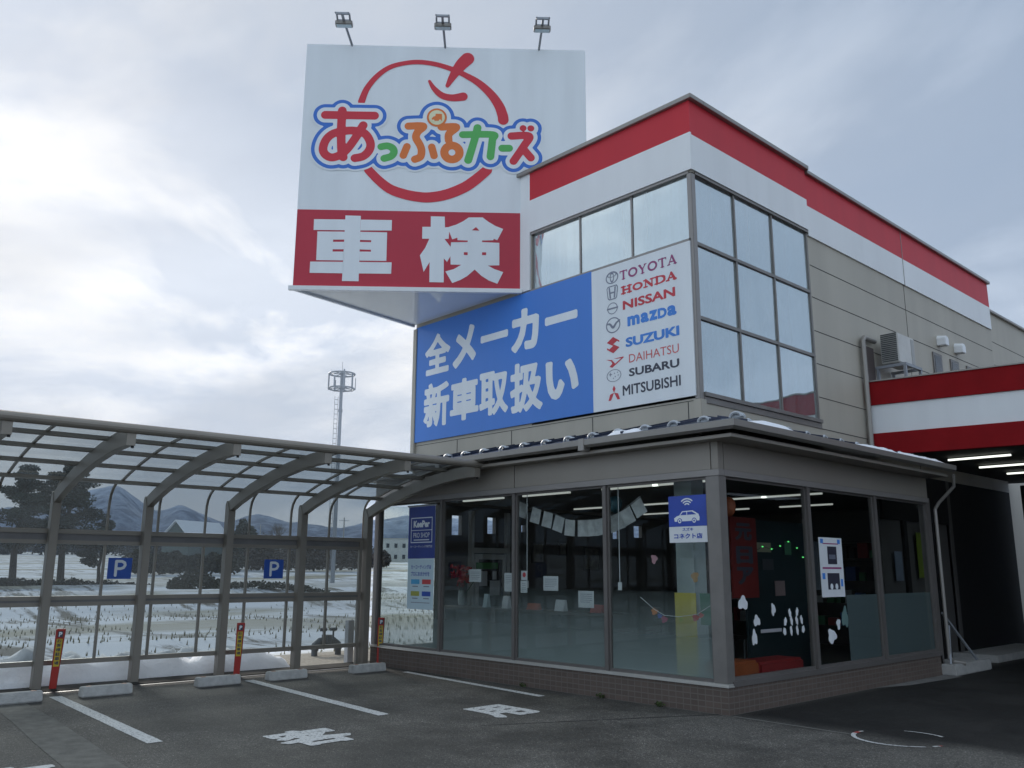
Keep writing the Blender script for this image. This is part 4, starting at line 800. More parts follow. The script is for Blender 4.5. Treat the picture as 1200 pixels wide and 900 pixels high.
# air conditioner
ac = thing('air_conditioner', (-.45, 6.8, 5.05), 'white outdoor air conditioning unit on a steel bracket above the canopy', 'air conditioner')
BX(-.68, -.36, 6.32, 7.02, 5.24, 5.78).build('casing', mat('ac_casing', (.60, .59, .56), .5), ac, bevel=.012)
m = MB()
for z in np.arange(5.27, 5.76, .035): m.box(-.66, -.38, 6.305, 6.319, z, z+.018)
m.build('grille', mat('ac_grille', (.10, .11, .11), .6), ac); BX(-.359, -.352, 6.86, 6.98, 5.28, 5.74).build('side_panel', mat('ac_fan', (.42, .42, .41), .6), ac)
m = MB()
for y in (6.34, 6.98): m.bar((-.80, y, 5.19), (-.25, y, 5.19), .05, .05); m.bar((-.28, y, 5.17), (-.28, y, 4.55), .045, .045); m.bar((-.76, y, 5.17), (-.76, y, 4.55), .045, .045)
m.bar((-.28, 6.38, 4.8), (-.28, 6.98, 4.8), .04, .04); m.bar((-.28, 6.38, 5.19), (-.28, 6.98, 5.19), .05, .05); m.build('bracket', steel, ac)
# canopy
ca = thing('garage_canopy', (1.5, 8.5, 3.55), 'red and white fascia canopy over the garage bay', 'canopy'); A0 = Vector((-.78, 5.93, 0)); du = Vector((math.cos(R(9.3)), math.sin(R(9.3)), 0)); dv = Vector((-du.y, du.x, 0))
def slab(m, t0, t1, d0, d1, z0, z1):
    m.add([A0+du*a+dv*b+Vector((0,0,c)) for c in (z0, z1) for a, b in ((t0,d0),(t1,d0),(t1,d1),(t0,d1))], [(0,3,2,1),(4,5,6,7),(0,1,5,4),(1,2,6,5),(2,3,7,6),(3,0,4,7)]); return m
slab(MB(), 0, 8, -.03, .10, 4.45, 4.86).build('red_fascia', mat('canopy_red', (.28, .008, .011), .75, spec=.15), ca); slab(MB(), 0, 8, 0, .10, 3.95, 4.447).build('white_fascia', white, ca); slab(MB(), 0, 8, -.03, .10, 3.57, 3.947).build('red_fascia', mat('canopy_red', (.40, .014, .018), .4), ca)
slab(MB(), 0, 8.04, -.05, .14, 4.862, 4.885).build('coping', gutterm, ca)
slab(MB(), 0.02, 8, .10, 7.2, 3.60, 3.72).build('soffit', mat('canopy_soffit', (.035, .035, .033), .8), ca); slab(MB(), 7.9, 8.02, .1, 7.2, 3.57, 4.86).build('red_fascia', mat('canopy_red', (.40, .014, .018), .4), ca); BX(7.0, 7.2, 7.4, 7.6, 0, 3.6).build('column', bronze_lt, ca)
for y, x0, x1 in ((7.35, -.09, .93), (8.92, -.12, .92), (10.45, -.13, .92)): MB().box(x0, x1, y-.02, y+.02, 3.54, 3.57).build('light_tube', tube, ca)
# ------------------------------------------------------------ roof corner sign
L0 = Vector((-6.83, -2.08, 0)); ud = Vector((math.cos(R(49)), math.sin(R(49)), 0)); nn = Vector((ud.y, -ud.x, 0))
sg = thing('corner_sign', (-5.2, .5, 6.2), 'huge white corner sign with an apple outline and coloured lettering over a red panel', 'sign')
tr_ = L0+ud*5.0; at_ = L0+ud*3.9
m = MB(); m.prism([(L0.x, L0.y), (at_.x, at_.y), (-4.33, .812), (-7.28, .812)], 6.25, 8.3695); m.prism([(L0.x, L0.y), (tr_.x, tr_.y), (-3.9, 2.05), (-7.28, .812)], 8.37, 10.81); m.build('sign_box', signwhite, sg)
q = L0+ud*1.9+nn*.004
gloss = mat('soffit_gloss', (.78, .82, .84), .03, 0, .04, 1.0, spec=.9)
MB().prism([(L0.x+.03, L0.y+.06), (at_.x-.02, at_.y-.05), (-4.4, .80), (-7.25, .80)], 6.232, 6.247).build('underside_panel', gloss, sg)
m = MB(); a_ = L0-ud*.06+nn*.03; b_ = L0+ud*3.86+nn*.03; m.bar((a_.x, a_.y, 6.215), (b_.x, b_.y, 6.215), .07, .075); a_ = L0+Vector((-.03, .1, 6.22)); m.bar((L0.x-.02, L0.y, 6.222), (-7.29, .80, 6.222), .05, .05); m.build('edge_trim', white, sg, bevel=.004)
art = Art(L0, ud, (0,0,1), nn)
art.rect('sred', 0.004, 3.83, 6.262, 7.64, .004)
flat = [s for _, s in LOGO]
rux, ruz, ruw = RU_RING[0]; hw = RU_RING[1][2]; dx_, dz_, dw_ = DOT_RING[0]
ringst = []
Rm = (ruw+hw)/4; Rw = (ruw-hw)/2
ringst = [[(rux+Rm*math.cos(2*math.pi*i/20), ruz+Rm*math.sin(2*math.pi*i/20), Rw) for i in range(21)]]
dotst = [[(dx_, dz_, dw_), (dx_+.001, dz_, dw_)]]
RING[0][-1] = (3.526, 9.40, .189); art.strokes('logored', RING, .006, 0, .018)
# square off the ring ends next to the lettering by the blue outline above it
art.strokes('signwhite', flat+ringst+dotst, .0075, OFFS[1]+.035, .02)
art.strokes('lblue', flat+ringst+dotst, .009, OFFS[1], .018)
art.strokes('signwhite', flat+ringst+dotst, .0115, OFFS[0], .016)
for key in ('red', 'green', 'orange'):
    art.strokes({'red': 'logored', 'green': 'green', 'orange': 'orange'}[key], [s for c, s in LOGO if c == key]+(ringst if key == 'orange' else []), .014, 0, .014)
art.disc('orange', (dx_, dz_), dw_/2, .0165); art.disc('cream', (dx_, dz_), DOT_RING[1][2]/2, .019)
art.poly('orange', CARPIC, .0215); art.disc('cream', (2.29, 9.345), .022, .024); art.disc('cream', (2.41, 9.348), .022, .024)
for p in SHA: art.poly('signwhite', p, .008)
art.poly('signwhite', KEN, .008); [art.poly('sred', p, .0105) for p in KENH]
nm = {'sred': 'red_panel', 'logored': 'red_lettering', 'lblue': 'blue_outline', 'signwhite': 'white_lettering', 'green': 'green_lettering', 'orange': 'orange_lettering', 'cream': 'round_mark'}
art.build(nm, {'sred': sred, 'logored': logored, 'lblue': lblue, 'signwhite': signwhite, 'green': green, 'orange': orange, 'cream': cream}, sg)
for u, lb, lx_ in ((.80, 'leftmost of the three floodlights on top of the corner sign', -.16), (2.47, 'middle floodlight on top of the corner sign', -.05), (4.16, 'rightmost of the three floodlights on top of the corner sign', .06)):
    b = L0+ud*u-nn*.03+Vector((0,0,10.81)); t = thing('sign_floodlight', b, lb, 'floodlight', 'floodlights on top of the corner sign')
    h_ = b+nn*.42+ud*lx_*.6+Vector((0,0,.22)); MB().tube([b-Vector((0,0,.1)), b+nn*.02, h_], .022, 7).build('arm', steel, t)
    m = MB(); m.bar(h_-ud*.12, h_+ud*.12, .03, .03); m.bar(h_+nn*.18-ud*.0, h_-nn*.02, .04, .04)
    for s in (-.11, .11): m.tube([h_+ud*s, h_+ud*s+Vector((0,0,.06))+nn*.1, h_+ud*s+nn*.22], .018, 5)
    m.bar(h_+nn*.2-ud*.11, h_+nn*.2+ud*.11, .035, .035); m.build('crossbar', steel, t)
    m = MB(); m.obox(h_+Vector((0,0,-.04))-nn*.04, ud, nn, Vector((0,0,1)), .15, .06, .04); m.build('lamp_head', gutterm, t, bevel=.01)
    m = MB(); m.obox(h_+Vector((0,0,-.083))-nn*.04, ud, nn, Vector((0,0,1)), .13, .045, .004); m.build('lens', pale, t)

# ------------------------------------------------------------ banner on the facade
bn = thing('wall_banner', (-4, .83, 3.93), 'long blue banner with white lettering on the upper front wall', 'banner')
BX(-7.24, -2.705, .818, .846, 3.93, 6.17).build('blue_board', banblue, bn)
mk = thing('maker_board', (-1.8, .83, 3.93), 'white board with eight car maker names below the corner windows', 'sign')
BX(-2.70, -.845, .815, .846, 3.93, 6.155).build('white_board', signwhite, mk)
fa = Art((0, .8165, 0), (1,0,0), (0,0,1), (0,-1,0))
for ch_, x0, x1, z0, z1 in BAN: fa.text('bw', ch_, x0, x1, z0, z1, .0, 0.052 if ch_ in 'メーカい' else .038, 60)
fa.build('white_lettering', {'bw': signwhite}, bn)
fb = Art((0, .8125, 0), (1,0,0), (0,0,1), (0,-1,0))
# stroke letters with serifs
def letters(art_, key, word, x0, x1, z0, z1, w_, hv, serif):
    n_ = len(word); wid = {'T': .95, 'O': 1.15, 'Y': 1.0, 'A': 1.05, 'H': 1.15, 'N': 1.1, 'D': 1.1}; tot = sum(wid[c] for c in word)+.12*(n_-1); k = (x1-x0)/tot; x = x0; H_ = z1-z0; b = hv*.5
    for c in word:
        W_ = wid[c]*k; P = lambda a, d: (x+a*W_, z0+d*H_); S = []
        thk = w_; thn = w_*.55
        def L_(a, b_, t=thk): S.append([P(*a)+(t,), P(*b_)+(t,)])
        sf = serif
        if c == 'T': L_((.06,.94),(.94,.94),thn); L_((.5,.94),(.5,.06)); L_((.32,.05),(.68,.05),sf); L_((.05,.94),(.05,.78),sf); L_((.95,.94),(.95,.78),sf)
        if c == 'O': art_.disc(key, (x+W_/2, (z0+z1)/2), W_*.5, .0, H_*.52, ri=W_*.5-w_*1.05)
        if c == 'Y': L_((.15,.95),(.5,.45)); L_((.85,.95),(.5,.45),thn); L_((.5,.45),(.5,.05)); L_((.32,.05),(.68,.05),sf); L_((.02,.95),(.3,.95),sf); L_((.72,.95),(.98,.95),sf)
        if c == 'A': L_((.14,.05),(.48,.95),thn); L_((.5,.95),(.86,.05)); L_((.28,.33),(.72,.33),thn); L_((.0,.05),(.28,.05),sf); L_((.7,.05),(1,.05),sf)
        if c == 'H': L_((.2,.05),(.2,.95)); L_((.8,.05),(.8,.95)); L_((.2,.5),(.8,.5),thn*1.2); [L_((a_,d_),(a_+.4,d_),sf) for a_ in (0,.6) for d_ in (.05,.95)]
        if c == 'N': L_((.18,.05),(.18,.95),thn); L_((.2,.95),(.8,.05)); L_((.82,.05),(.82,.95),thn); L_((0,.05),(.34,.05),sf); L_((0,.95),(.25,.95),sf); L_((.66,.95),(1,.95),sf)
        if c == 'D': L_((.2,.05),(.2,.95)); S.append([P(.2,.94)+(thn,), P(.55,.94)+(thn,), P(.88,.75)+(thk,), P(.92,.5)+(thk,), P(.88,.25)+(thk,), P(.55,.06)+(thn,), P(.2,.06)+(thn,)]); L_((0,.05),(.3,.05),sf); L_((0,.95),(.3,.95),sf)
        if S: art_.strokes(key, S, 0, 0, .006)
        x += W_+.12*k
KM = {'purple': inkp, 'red': inkr, 'blue': inkb, 'red2': inkr2, 'dark': ink, 'grey': inkg, 'lred': inkr, 'white': signwhite}
for s_, c_, x0, x1, z0, z1 in MAK:
    if s_ == 'TOYOTA': letters(fb, c_, s_, x0, x1, z0, z1, .032, 1, .014)
    elif s_ == 'mazda':
        for c__, f0, f1 in (('m', 0, .26), ('a', .28, .45), ('z', .46, .62), ('D', .63, .81), ('a', .82, 1)): fb.text(c_, c__, x0+(x1-x0)*f0, x0+(x1-x0)*f1, z0, z1, 0, .05, 30)
    elif s_ == 'HONDA': letters(fb, c_, s_, x0, x1, z0, z1, .040, 1, .022)
    else: fb.text(c_, s_, x0, x1, z0, z1, 0, {'NISSAN': .032, 'mazda': .075, 'SUZUKI': .045, 'DAIHATSU': .0, 'SUBARU': .03, 'MITSUBISHI': .02}[s_], 30)
for n_, cx_, cz_, rx, rz in EMB:
    if n_ == 'ovals':
        fb.disc('grey', (cx_, cz_), rx, 0, rz, rx*.84); fb.disc('grey', (cx_, cz_+rz*.02), rx*.32, .0012, rz*.84, rx*.21); fb.disc('grey', (cx_, cz_+rz*.42), rx*.75, .0024, rz*.38, rx*.6)
    if n_ == 'h':
        a, b = rx, rz; P = [(cx_-a*.8, cz_+b), (cx_+a*.8, cz_+b), (cx_+a, cz_+b*.7), (cx_+a*.8, cz_-b*.8), (cx_+a*.55, cz_-b), (cx_-a*.55, cz_-b), (cx_-a*.8, cz_-b*.8), (cx_-a, cz_+b*.7)]
        fb.strokes('grey', [[p+(.016,) for p in P+P[:1]]], 0, 0, .006, False)
        fb.strokes('grey', [[(cx_-a*.55, cz_+b*.75, .026), (cx_-a*.38, cz_-b*.75, .026)], [(cx_+a*.55, cz_+b*.75, .026), (cx_+a*.38, cz_-b*.75, .026)], [(cx_-a*.45, cz_-.0, .022), (cx_+a*.45, cz_, .022)]], .0012, 0, .006, False)
    if n_ == 'bar': fb.disc('grey', (cx_, cz_), rx, 0, rz, rx*.86); fb.rect('grey', cx_-rx*1.08, cx_+rx*1.08, cz_-rz*.13, cz_+rz*.13, .0012)
    if n_ == 'wing':
        fb.disc('grey', (cx_, cz_), rx, 0, rz, rx*.86); fb.strokes('grey', [[(cx_-rx*.85, cz_+rz*.25, .02), (cx_-rx*.45, cz_+rz*.2, .03), (cx_, cz_-rz*.28, .04), (cx_+rx*.45, cz_+rz*.2, .03), (cx_+rx*.9, cz_+rz*.45, .025)]], .0012, 0, .006)
    if n_ == 's':
        S = [(0, 1), (-1, .42), (-.02, -.10), (-.62, -.42), (-.98, -.2), (-.98, -.42), (0, -1), (1, -.42), (.02, .10), (.62, .42), (.98, .2), (.98, .42)]
        fb.poly('lred', [(cx_+a*rx, cz_+b*rz) for a, b in S], 0)
    if n_ == 'd':
        fb.poly('lred', [(cx_+a*rx, cz_+b*rz) for a, b in ((-1, .7), (-.35, .45), (.02, -.35), (.72, .40), (.25, .48), (-.15, .62), (1, .62), (.95, .4), (-.30, -1), (-.62, -.75), (-.30, -.25), (-.42, .2))], 0)
    if n_ == 'stars':
        fb.disc('grey', (cx_, cz_), rx, 0, rz, rx*.91)
        for a, b, s_ in ((-.45, .25, .28), (.1, .35, .13), (.5, .42, .13), (.6, -.05, .13), (.2, -.2, .13), (-.05, -.45, .13)):
            fb.poly('grey', [(cx_+rx*(a+s_*k*math.cos(q)), cz_+rz*(b+s_*1.4*k*math.sin(q))) for q, k in ((i*math.pi/4, 1 if i % 2 == 0 else .3) for i in range(8))], .0012)
    if n_ == 'diamonds':
        for a, b in ((0, .5), (-.5, -.5), (.5, -.5)):
            dvx = [(0, .5), (.27, 0), (0, -.5), (-.27, 0)] if b > 0 else [(.5*(-1 if a < 0 else 1), -.5), (.05*(-1 if a < 0 else 1)-.0, -.5), (-.5*(-1 if a < 0 else 1), .5), (.18*(-1 if a < 0 else 1), .32)]
            fb.poly('lred', [(cx_+rx*(a+p), cz_+rz*(b+q)) for p, q in dvx], 0)
fb.build({'grey': 'emblem', 'lred': 'red_emblem'}, KM, mk)

# ------------------------------------------------------------ carport
TH = R(2.5); cd_ = Vector((math.sin(TH), math.cos(TH), 0)); cn = Vector((math.cos(TH), -math.sin(TH), 0)); CO = Vector((-7.3, -2.64, 0))
def CP(s, n, z): return CO+cd_*s+cn*n+Vector((0,0,z))
cpt = thing('carport', (-6, -4, 0), 'curved aluminium carport with smoked clear roof and back panels', 'carport')
PS = [2.50, 1.235, -.03, -1.295, -2.56, -3.825, -5.09, -6.355]
def spost(s, nm_='post'):
    m = MB(); v = []
    for z, o in ((0, .0), (2.52, -.0), (2.63, .0), (2.66, .02)):
        pass
    pr_ = [(-.09, 0), (.07, 0), (.07, 2.50), (.0, 2.64), (-.05, 2.66), (-.09, 2.60)]
    a = [CP(s-.055, n, z) for n, z in pr_]; b = [CP(s+.055, n, z) for n, z in pr_]; k = len(pr_)
    m.add(a+b, [tuple(range(k)), tuple(reversed(range(k, 2*k)))]+[(i, (i+1)%k, (i+1)%k+k, i+k) for i in range(k)]); m.build(nm_, alu, cpt, bevel=.007)
armb = [(0.0, 2.47), (.35, 2.585), (.75, 2.69), (1.15, 2.775), (1.5, 2.84), (1.9, 2.90), (2.3, 2.945), (2.7, 2.975), (3.0, 2.985)]
def arm_top(n):
    for (a, b), (c, d) in zip(armb[:-1], armb[1:]):
        if a <= n <= c: return b+(d-b)*(n-a)/(c-a)+.18
    return (armb[0][1] if n < 0 else armb[-1][1])+.18
for s in PS:
    spost(s)
    m = MB(); rows = []
    for n, z in armb: rows.append([CP(s-.045, n, z), CP(s+.045, n, z), CP(s+.045, n-.02, z+.175), CP(s-.045, n-.02, z+.175)])
    m.sweep(rows, None); ar = m.build('arm', alu, cpt, bevel=.004)
    m = MB(); rows = [[CP(s-.05, n, z-.005), CP(s+.05, n, z-.005), CP(s+.05, n, z+.165), CP(s-.05, n, z+.165)] for n, z in ((2.98, 2.985), (3.10, 2.985))]; m.sweep(rows, None); m.build('end_cap', alu, ar)
    MB().tube([CP(s+.03, 3.06, 2.985), CP(s+.03, 3.06, 2.955)], .018, 6).build('bolt', black, ar)
s0, s1 = -7.4, 2.58
def rail(n0, n1, z0, z1, nm_, mt=alu, a=s0, b=2.44):
    m = MB(); m.add([CP(s, n, z) for z in (z0, z1) for s, n in ((a, n0), (b, n0), (b, n1), (a, n1))], [(0,3,2,1),(4,5,6,7),(0,1,5,4),(1,2,6,5),(2,3,7,6),(3,0,4,7)]); return m.build(nm_, mt, cpt)
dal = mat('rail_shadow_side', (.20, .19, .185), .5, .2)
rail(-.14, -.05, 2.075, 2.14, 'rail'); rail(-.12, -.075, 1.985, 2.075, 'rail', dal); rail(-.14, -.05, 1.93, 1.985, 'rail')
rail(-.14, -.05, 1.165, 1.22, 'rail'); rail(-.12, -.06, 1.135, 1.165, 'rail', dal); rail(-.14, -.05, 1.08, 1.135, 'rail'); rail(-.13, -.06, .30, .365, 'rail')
rail(-.10, -.04, .0, 2.1, 'end_stile', alu, 2.37, 2.42)
TS = [-1.83+.7225*k for k in range(-8, 7)]
curve = [(-.11, 2.14), (-.11, 2.44), (-.10, 2.56), (-.06, 2.665), (.02, 2.75), (.14, 2.82)]+[(n, arm_top(n)+.055) for n in (.35, .75, 1.15, 1.5, 1.9, 2.3, 2.7, 3.0)]
for s in TS:
    if s > 2.4: continue
    m = MB(); rows = []
    for i, (n, z) in enumerate(curve):
        a = Vector((curve[min(i+1, len(curve)-1)][0]-curve[max(i-1, 0)][0], curve[min(i+1, len(curve)-1)][1]-curve[max(i-1, 0)][1])).normalized(); q = (a.y*.028, -a.x*.028)
        rows.append([CP(s-.016, n, z), CP(s+.016, n, z), CP(s+.016, n+q[0], z+q[1]), CP(s-.016, n+q[0], z+q[1])])
    m.sweep(rows, None); m.build('rib', alu, cpt)
    for z0, z1 in ((.365, 1.08), (1.22, 1.93)):
        m = MB(); m.add([CP(ss, n, z) for z in (z0, z1) for ss, n in ((s-.016, -.12), (s+.016, -.12), (s+.016, -.07), (s-.016, -.07))], [(0,3,2,1),(4,5,6,7),(0,1,5,4),(1,2,6,5),(2,3,7,6),(3,0,4,7)]); m.build('stile', alu, cpt)
for n in (.42, 1.05, 1.68, 2.31):
    m = MB(); z = arm_top(n); m.add([CP(s, n+a, z+b) for s in (s0, s1-.08) for a, b in ((-.03, -.012), (.03, 0), (.03, .042), (-.03, .03))], [(0,1,2,3),(7,6,5,4),(0,4,5,1),(1,5,6,2),(2,6,7,3),(3,7,4,0)]); m.build('purlin', alu, cpt)
m = MB(); cv = [(n-.004 if i < 5 else n, z+.006) for i, (n, z) in enumerate(curve)]
m.v = [CP(s, n, z) for s in (s0, 2.44) for n, z in cv]; k = len(cv); m.f = [(i, i+1, i+1+k, i+k) for i in range(k-1)]; m.build('roof_panel', poly, cpt)
for z0, z1 in ((.365, 1.08), (1.22, 1.93)): MB().add([CP(s0, -.124, z0), CP(2.40, -.124, z0), CP(2.40, -.124, z1), CP(s0, -.124, z1)], [(0,1,2,3)]).build('back_panel', poly, cpt)
MB().tube([CP(s0, 3.09, 3.175), CP(2.66, 3.09, 3.175)], .058, 14).build('front_beam', alu, cpt)
MB().tube([CP(2.655, 3.09, 3.175), CP(2.675, 3.09, 3.175)], .064, 14).build('beam_cap', alu, cpt)
tp = MB(); tp.add([CP(2.44, n, z) for n, z in curve]+[CP(2.47, n, z) for n, z in curve]+[CP(2.44, n, z+.035) for n, z in curve]+[CP(2.47, n, z+.035) for n, z in curve], sum([[(i, i+1, i+1+k, i+k), (i+2*k, i+3*k, i+1+3*k, i+1+2*k), (i, i+2*k, i+1+2*k, i+1), (i+k, i+1+k, i+1+3*k, i+3*k)] for i in range(k-1)], [])); tp.build('edge_trim', alu, cpt)

# parking signs on the back panels
for i, (s, lb) in enumerate(((-1.61, 'blue and white parking sign behind the bay at the left'), (.785, 'blue and white parking sign nearer to the shop, right one of the two'))):
    t = thing('parking_sign', CP(s, -.05, 1.44), lb, 'parking sign', 'parking signs on the carport panels')
    MB().obox(CP(s, -.055, 1.60), cd_, cn, Vector((0,0,1)), .165, .006, .15).build('plate', mat('parking_blue', (.02, .09, .42), .45), t)
    a = Art(CP(s, -.046, 0), -cd_*-1, (0,0,1), cn); a.strokes('w', [[(-.055, 1.50, .04), (-.055, 1.70, .04), (.02, 1.70, .04), (.06, 1.68, .04), (.07, 1.645, .04), (.05, 1.61, .04), (.01, 1.595, .04), (-.055, 1.595, .04)]], 0, 0, .006, False); a.build('lettering', {'w': signwhite}, t)
# wheel stops
ws_m = mat('stop_concrete', (.50, .49, .465), .9, 0, .16, 12, .4, 70)
def wheel_stop(y, lb):
    x = -6.30; t = thing('wheel_stop', (x, y, 0), lb, 'wheel stop', 'concrete wheel stops in front of the carport'); m = MB()
    pr_ = [(-.085, 0), (.085, 0), (.06, .125), (-.06, .125)]; L_ = .315
    m.sweep([[Vector((x+a, y-L_, z)) for a, z in pr_], [Vector((x+a, y+L_, z)) for a, z in pr_]], None); m.build('block', ws_m, t, bevel=.012)
    m = MB()
    for s in (-.22, .22): m.box(x-.02, x+.03, y+s-.03, y+s+.03, .125, .1285)
    m.build('reflector', mat('reflector_orange', (.32, .13, .07), .5), t)
for y, lb in ((-5.74, 'concrete wheel stop at the left edge, left of the first bay line'), (-4.66, 'concrete wheel stop just right of the leftmost red marker post'), (-3.15, 'concrete wheel stop in the left bay against the middle red marker post'), (-2.08, 'concrete wheel stop just right of the middle red marker post'), (-.65, 'concrete wheel stop nearest to the shop front'), (-7.2, 'concrete wheel stop beyond the left edge stop')): wheel_stop(y, lb)
# red marker posts
mred = mat('marker_red', (.42, .025, .015), .45, 0, .08); myel = mat('marker_yellow', (.62, .45, .03), .5)
for (x, y, lean), lb in (((-7.28, -5.02, .035), 'red marker post with yellow label beside the leftmost full carport post'), ((-7.05, -2.51, .025), 'red marker post with yellow label in the middle of the carport'), ((-6.95, .02, .02), 'red marker post with yellow label nearest to the shop')):
    t = thing('marker_post', (x, y, 0), lb, 'marker post', 'red marker posts under the carport'); f = (Vector((CAM.x-x, CAM.y-y, 0))).normalized(); sx_ = Vector((-f.y, f.x, 0)); up = (Vector((0,0,1))+sx_*lean).normalized(); b = Vector((x, y, 0))
    m = MB(); rows = []
    for z, w_ in ((0, .047), (.3, .051), (.79, .063)): rows.append([b+up*z-sx_*w_-f*.03, b+up*z+sx_*w_-f*.03, b+up*z+sx_*w_*.9+f*.02, b+up*z-sx_*w_*.9+f*.02])
    m.sweep(rows, None); m.build('body', mred, t, bevel=.006)
    a = Art(b+f*.0215, sx_, up, f); a.rect('y', -.036, .036, .30, .66, .0); a.rect('k', -.032, .032, .68, .76, .0); a.text('w', 'P', -.018, .022, .69, .75, .002, .04, 24)
    for i, c_ in enumerate('お客様駐車場'): a.text('b', c_, -.028, .028, .612-i*.058, .657-i*.058, .002, .02, 22)
    a.build({'y': 'yellow_label', 'k': 'dark_label', 'w': 'lettering', 'b': 'lettering'}, {'y': myel, 'k': ink, 'w': signwhite, 'b': ink}, t)
# gas pipes and white post
t = thing('gas_pipes', (-9.2, .4, 0), 'arched grey gas pipes with a valve behind the carport', 'gas pipes'); m = MB()
for dy in (.0, .52): m.tube([(-9.3, .15+dy, -.3), (-9.3, .15+dy, .10)], .06, 10)
m.tube([(-9.3, .15, .08), (-9.3, .17, .18), (-9.3, .25, .24), (-9.3, .57, .24), (-9.3, .65, .18), (-9.3, .67, .08)], .075, 10); m.tube([(-9.3, .41, .16), (-9.3, .41, .36)], .10, 10); m.build('pipe', mat('pipe_grey', (.13, .14, .15), .6), t)
m = MB()
for y_ in (.33, .55): m.tube([(-9.3, y_, .24), (-9.3, y_, .46)], .02, 6); m.tube([(-9.3, y_-.07, .46), (-9.3, y_+.07, .46)], .03, 8)
m.build('valve', mat('pipe_dark', (.07, .08, .09), .6), t)
tag(BX(-7.78, -7.66, -.16, -.04, -.05, .72).build('stub_post', mat('post_white', (.6, .6, .6), .6), bevel=.008), 'short square white post beside the gas pipes', 'post')
t = thing('folding_stand', (.4, 6.9, .2), 'thin metal A frame stand on the concrete block by the downpipe', 'stand')
MB().bar((-.02, 6.25, .95), (.12, 7.15, .17), .03, .03).build('front_leg', steel, t); MB().bar((.0, 6.42, .74), (.12, 6.05, .17), .03, .03).build('rear_leg', steel, t)
tag(BX(-.30, .22, 5.98, 7.5, 0, .17).build('concrete_block', conc, bevel=.015), 'low pale concrete block at the foot of the downpipe', 'concrete block')
tag(BX(-1.0, -.08, 8.7, 12.0, 0, .13).build('entrance_step', conc, bevel=.012), 'pale concrete step inside the garage recess', 'step')

# ------------------------------------------------------------ things on and behind the ground floor glass
GF = Art((0, 0, 0), (1,0,0), (0,0,1), (0,-1,0)); 
def gart(y): return Art((0, y, 0), (1,0,0), (0,0,1), (0,-1,0))
def sart(x): return Art((x, 0, 0), (0,1,0), (0,0,1), (1,0,0))
t = thing('hanging_banner', (-5.78, -.03, .97), 'tall blue and white coating shop banner at the left end of the windows', 'banner')
BX(-6.14, -5.42, -.034, -.03, 1.78, 2.63).build('blue_cloth', navyd, t); BX(-6.13, -5.43, -.034, -.03, .97, 1.778).build('pale_cloth', pale, t)
MB().tube([(-6.17, -.032, 2.645), (-5.40, -.032, 2.645)], .014, 8).build('rod', steel, t)
a = gart(-.0355)
for q in ((-6.07, -5.49, 2.435, 2.45), (-6.07, -5.49, 2.035, 2.05), (-6.07, -5.49, 2.235, 2.245), (-6.07, -6.055, 2.05, 2.435), (-5.505, -5.49, 2.05, 2.435)): a.rect('w', *q, 0)
a.text('w', 'KeePer', -6.0, -5.56, 2.285, 2.40, .001, .05, 30); a.text('w', 'PRO SHOP', -6.0, -5.56, 2.12, 2.20, .001, .0); a.text('w', 'カーコーティング専門店', -6.08, -5.48, 1.955, 1.995, .001)
a.rect('w', -5.99, -5.57, 2.075, 2.09, 0)
a.text('n', 'カーコーティングは', -6.04, -5.50, 1.61, 1.68, 0, .02, 24); a.text('n', 'プロにおまかせを', -6.04, -5.54, 1.50, 1.57, 0, .02, 24)
for x0, z0, k in ((-6.03, 1.37, 'c1'), (-5.73, 1.37, 'c2'), (-6.03, 1.18, 'c3'), (-5.73, 1.18, 'c4')): a.rect(k, x0, x0+.23, z0, z0+.075, 0); a.rect('g', x0+.04, x0+.19, z0-.045, z0-.03, 0)
a.rect('g', -6.02, -5.52, 1.07, 1.08, 0)
a.build({'w': 'lettering', 'n': 'lettering', 'g': 'small_print'}, {'w': signwhite, 'n': navy, 'g': inkg, 'c1': mat('chip_cyan', (.10, .42, .70)), 'c2': mat('chip_red', (.65, .08, .08)), 'c3': mat('chip_olive', (.42, .42, .08)), 'c4': mat('chip_blue', (.04, .10, .42))}, t)
t = thing('window_poster', (-.5, .04, 1.94), 'blue poster with a car and signal waves in the front window', 'poster')
BX(-.78, -.22, .036, .042, 2.135, 2.51).build('blue_sheet', navy, t); BX(-.78, -.22, .036, .042, 1.94, 2.133).build('white_sheet', paper, t)
a = gart(.034); cxx, czz = -.50, 2.385
for r_, k_ in ((.035, 1), (.065, 1), (.095, 1)):
    a.strokes('w', [[(cxx+r_*1.15*math.cos(R(q)), czz-.01+r_*math.sin(R(q)), .017) for q in range(45, 136, 15)]], 0, 0, .005)
body = [(-.69, 2.195), (-.70, 2.235), (-.66, 2.26), (-.62, 2.27), (-.575, 2.32), (-.42, 2.325), (-.335, 2.28), (-.32, 2.24), (-.325, 2.20)]
a.poly('w', body, 0); a.poly('n', [(-.605, 2.272), (-.565, 2.308), (-.43, 2.312), (-.365, 2.275)], .001); a.rect('w', -.51, -.50, 2.27, 2.31, .0018)
for cx_ in (-.615, -.40): a.disc('n', (cx_, 2.20), .036, .001); a.disc('w', (cx_, 2.20), .026, .0018); a.disc('n', (cx_, 2.20), .012, .0026)
a.text('n', 'スズキ', -.58, -.42, 2.078, 2.118, 0, .03, 26); a.text('n', 'コネクト店', -.71, -.29, 1.985, 2.05, 0, .04, 34); a.build('lettering', {'w': signwhite, 'n': navy}, t)
grp = 'paper notices stuck inside the front windows'
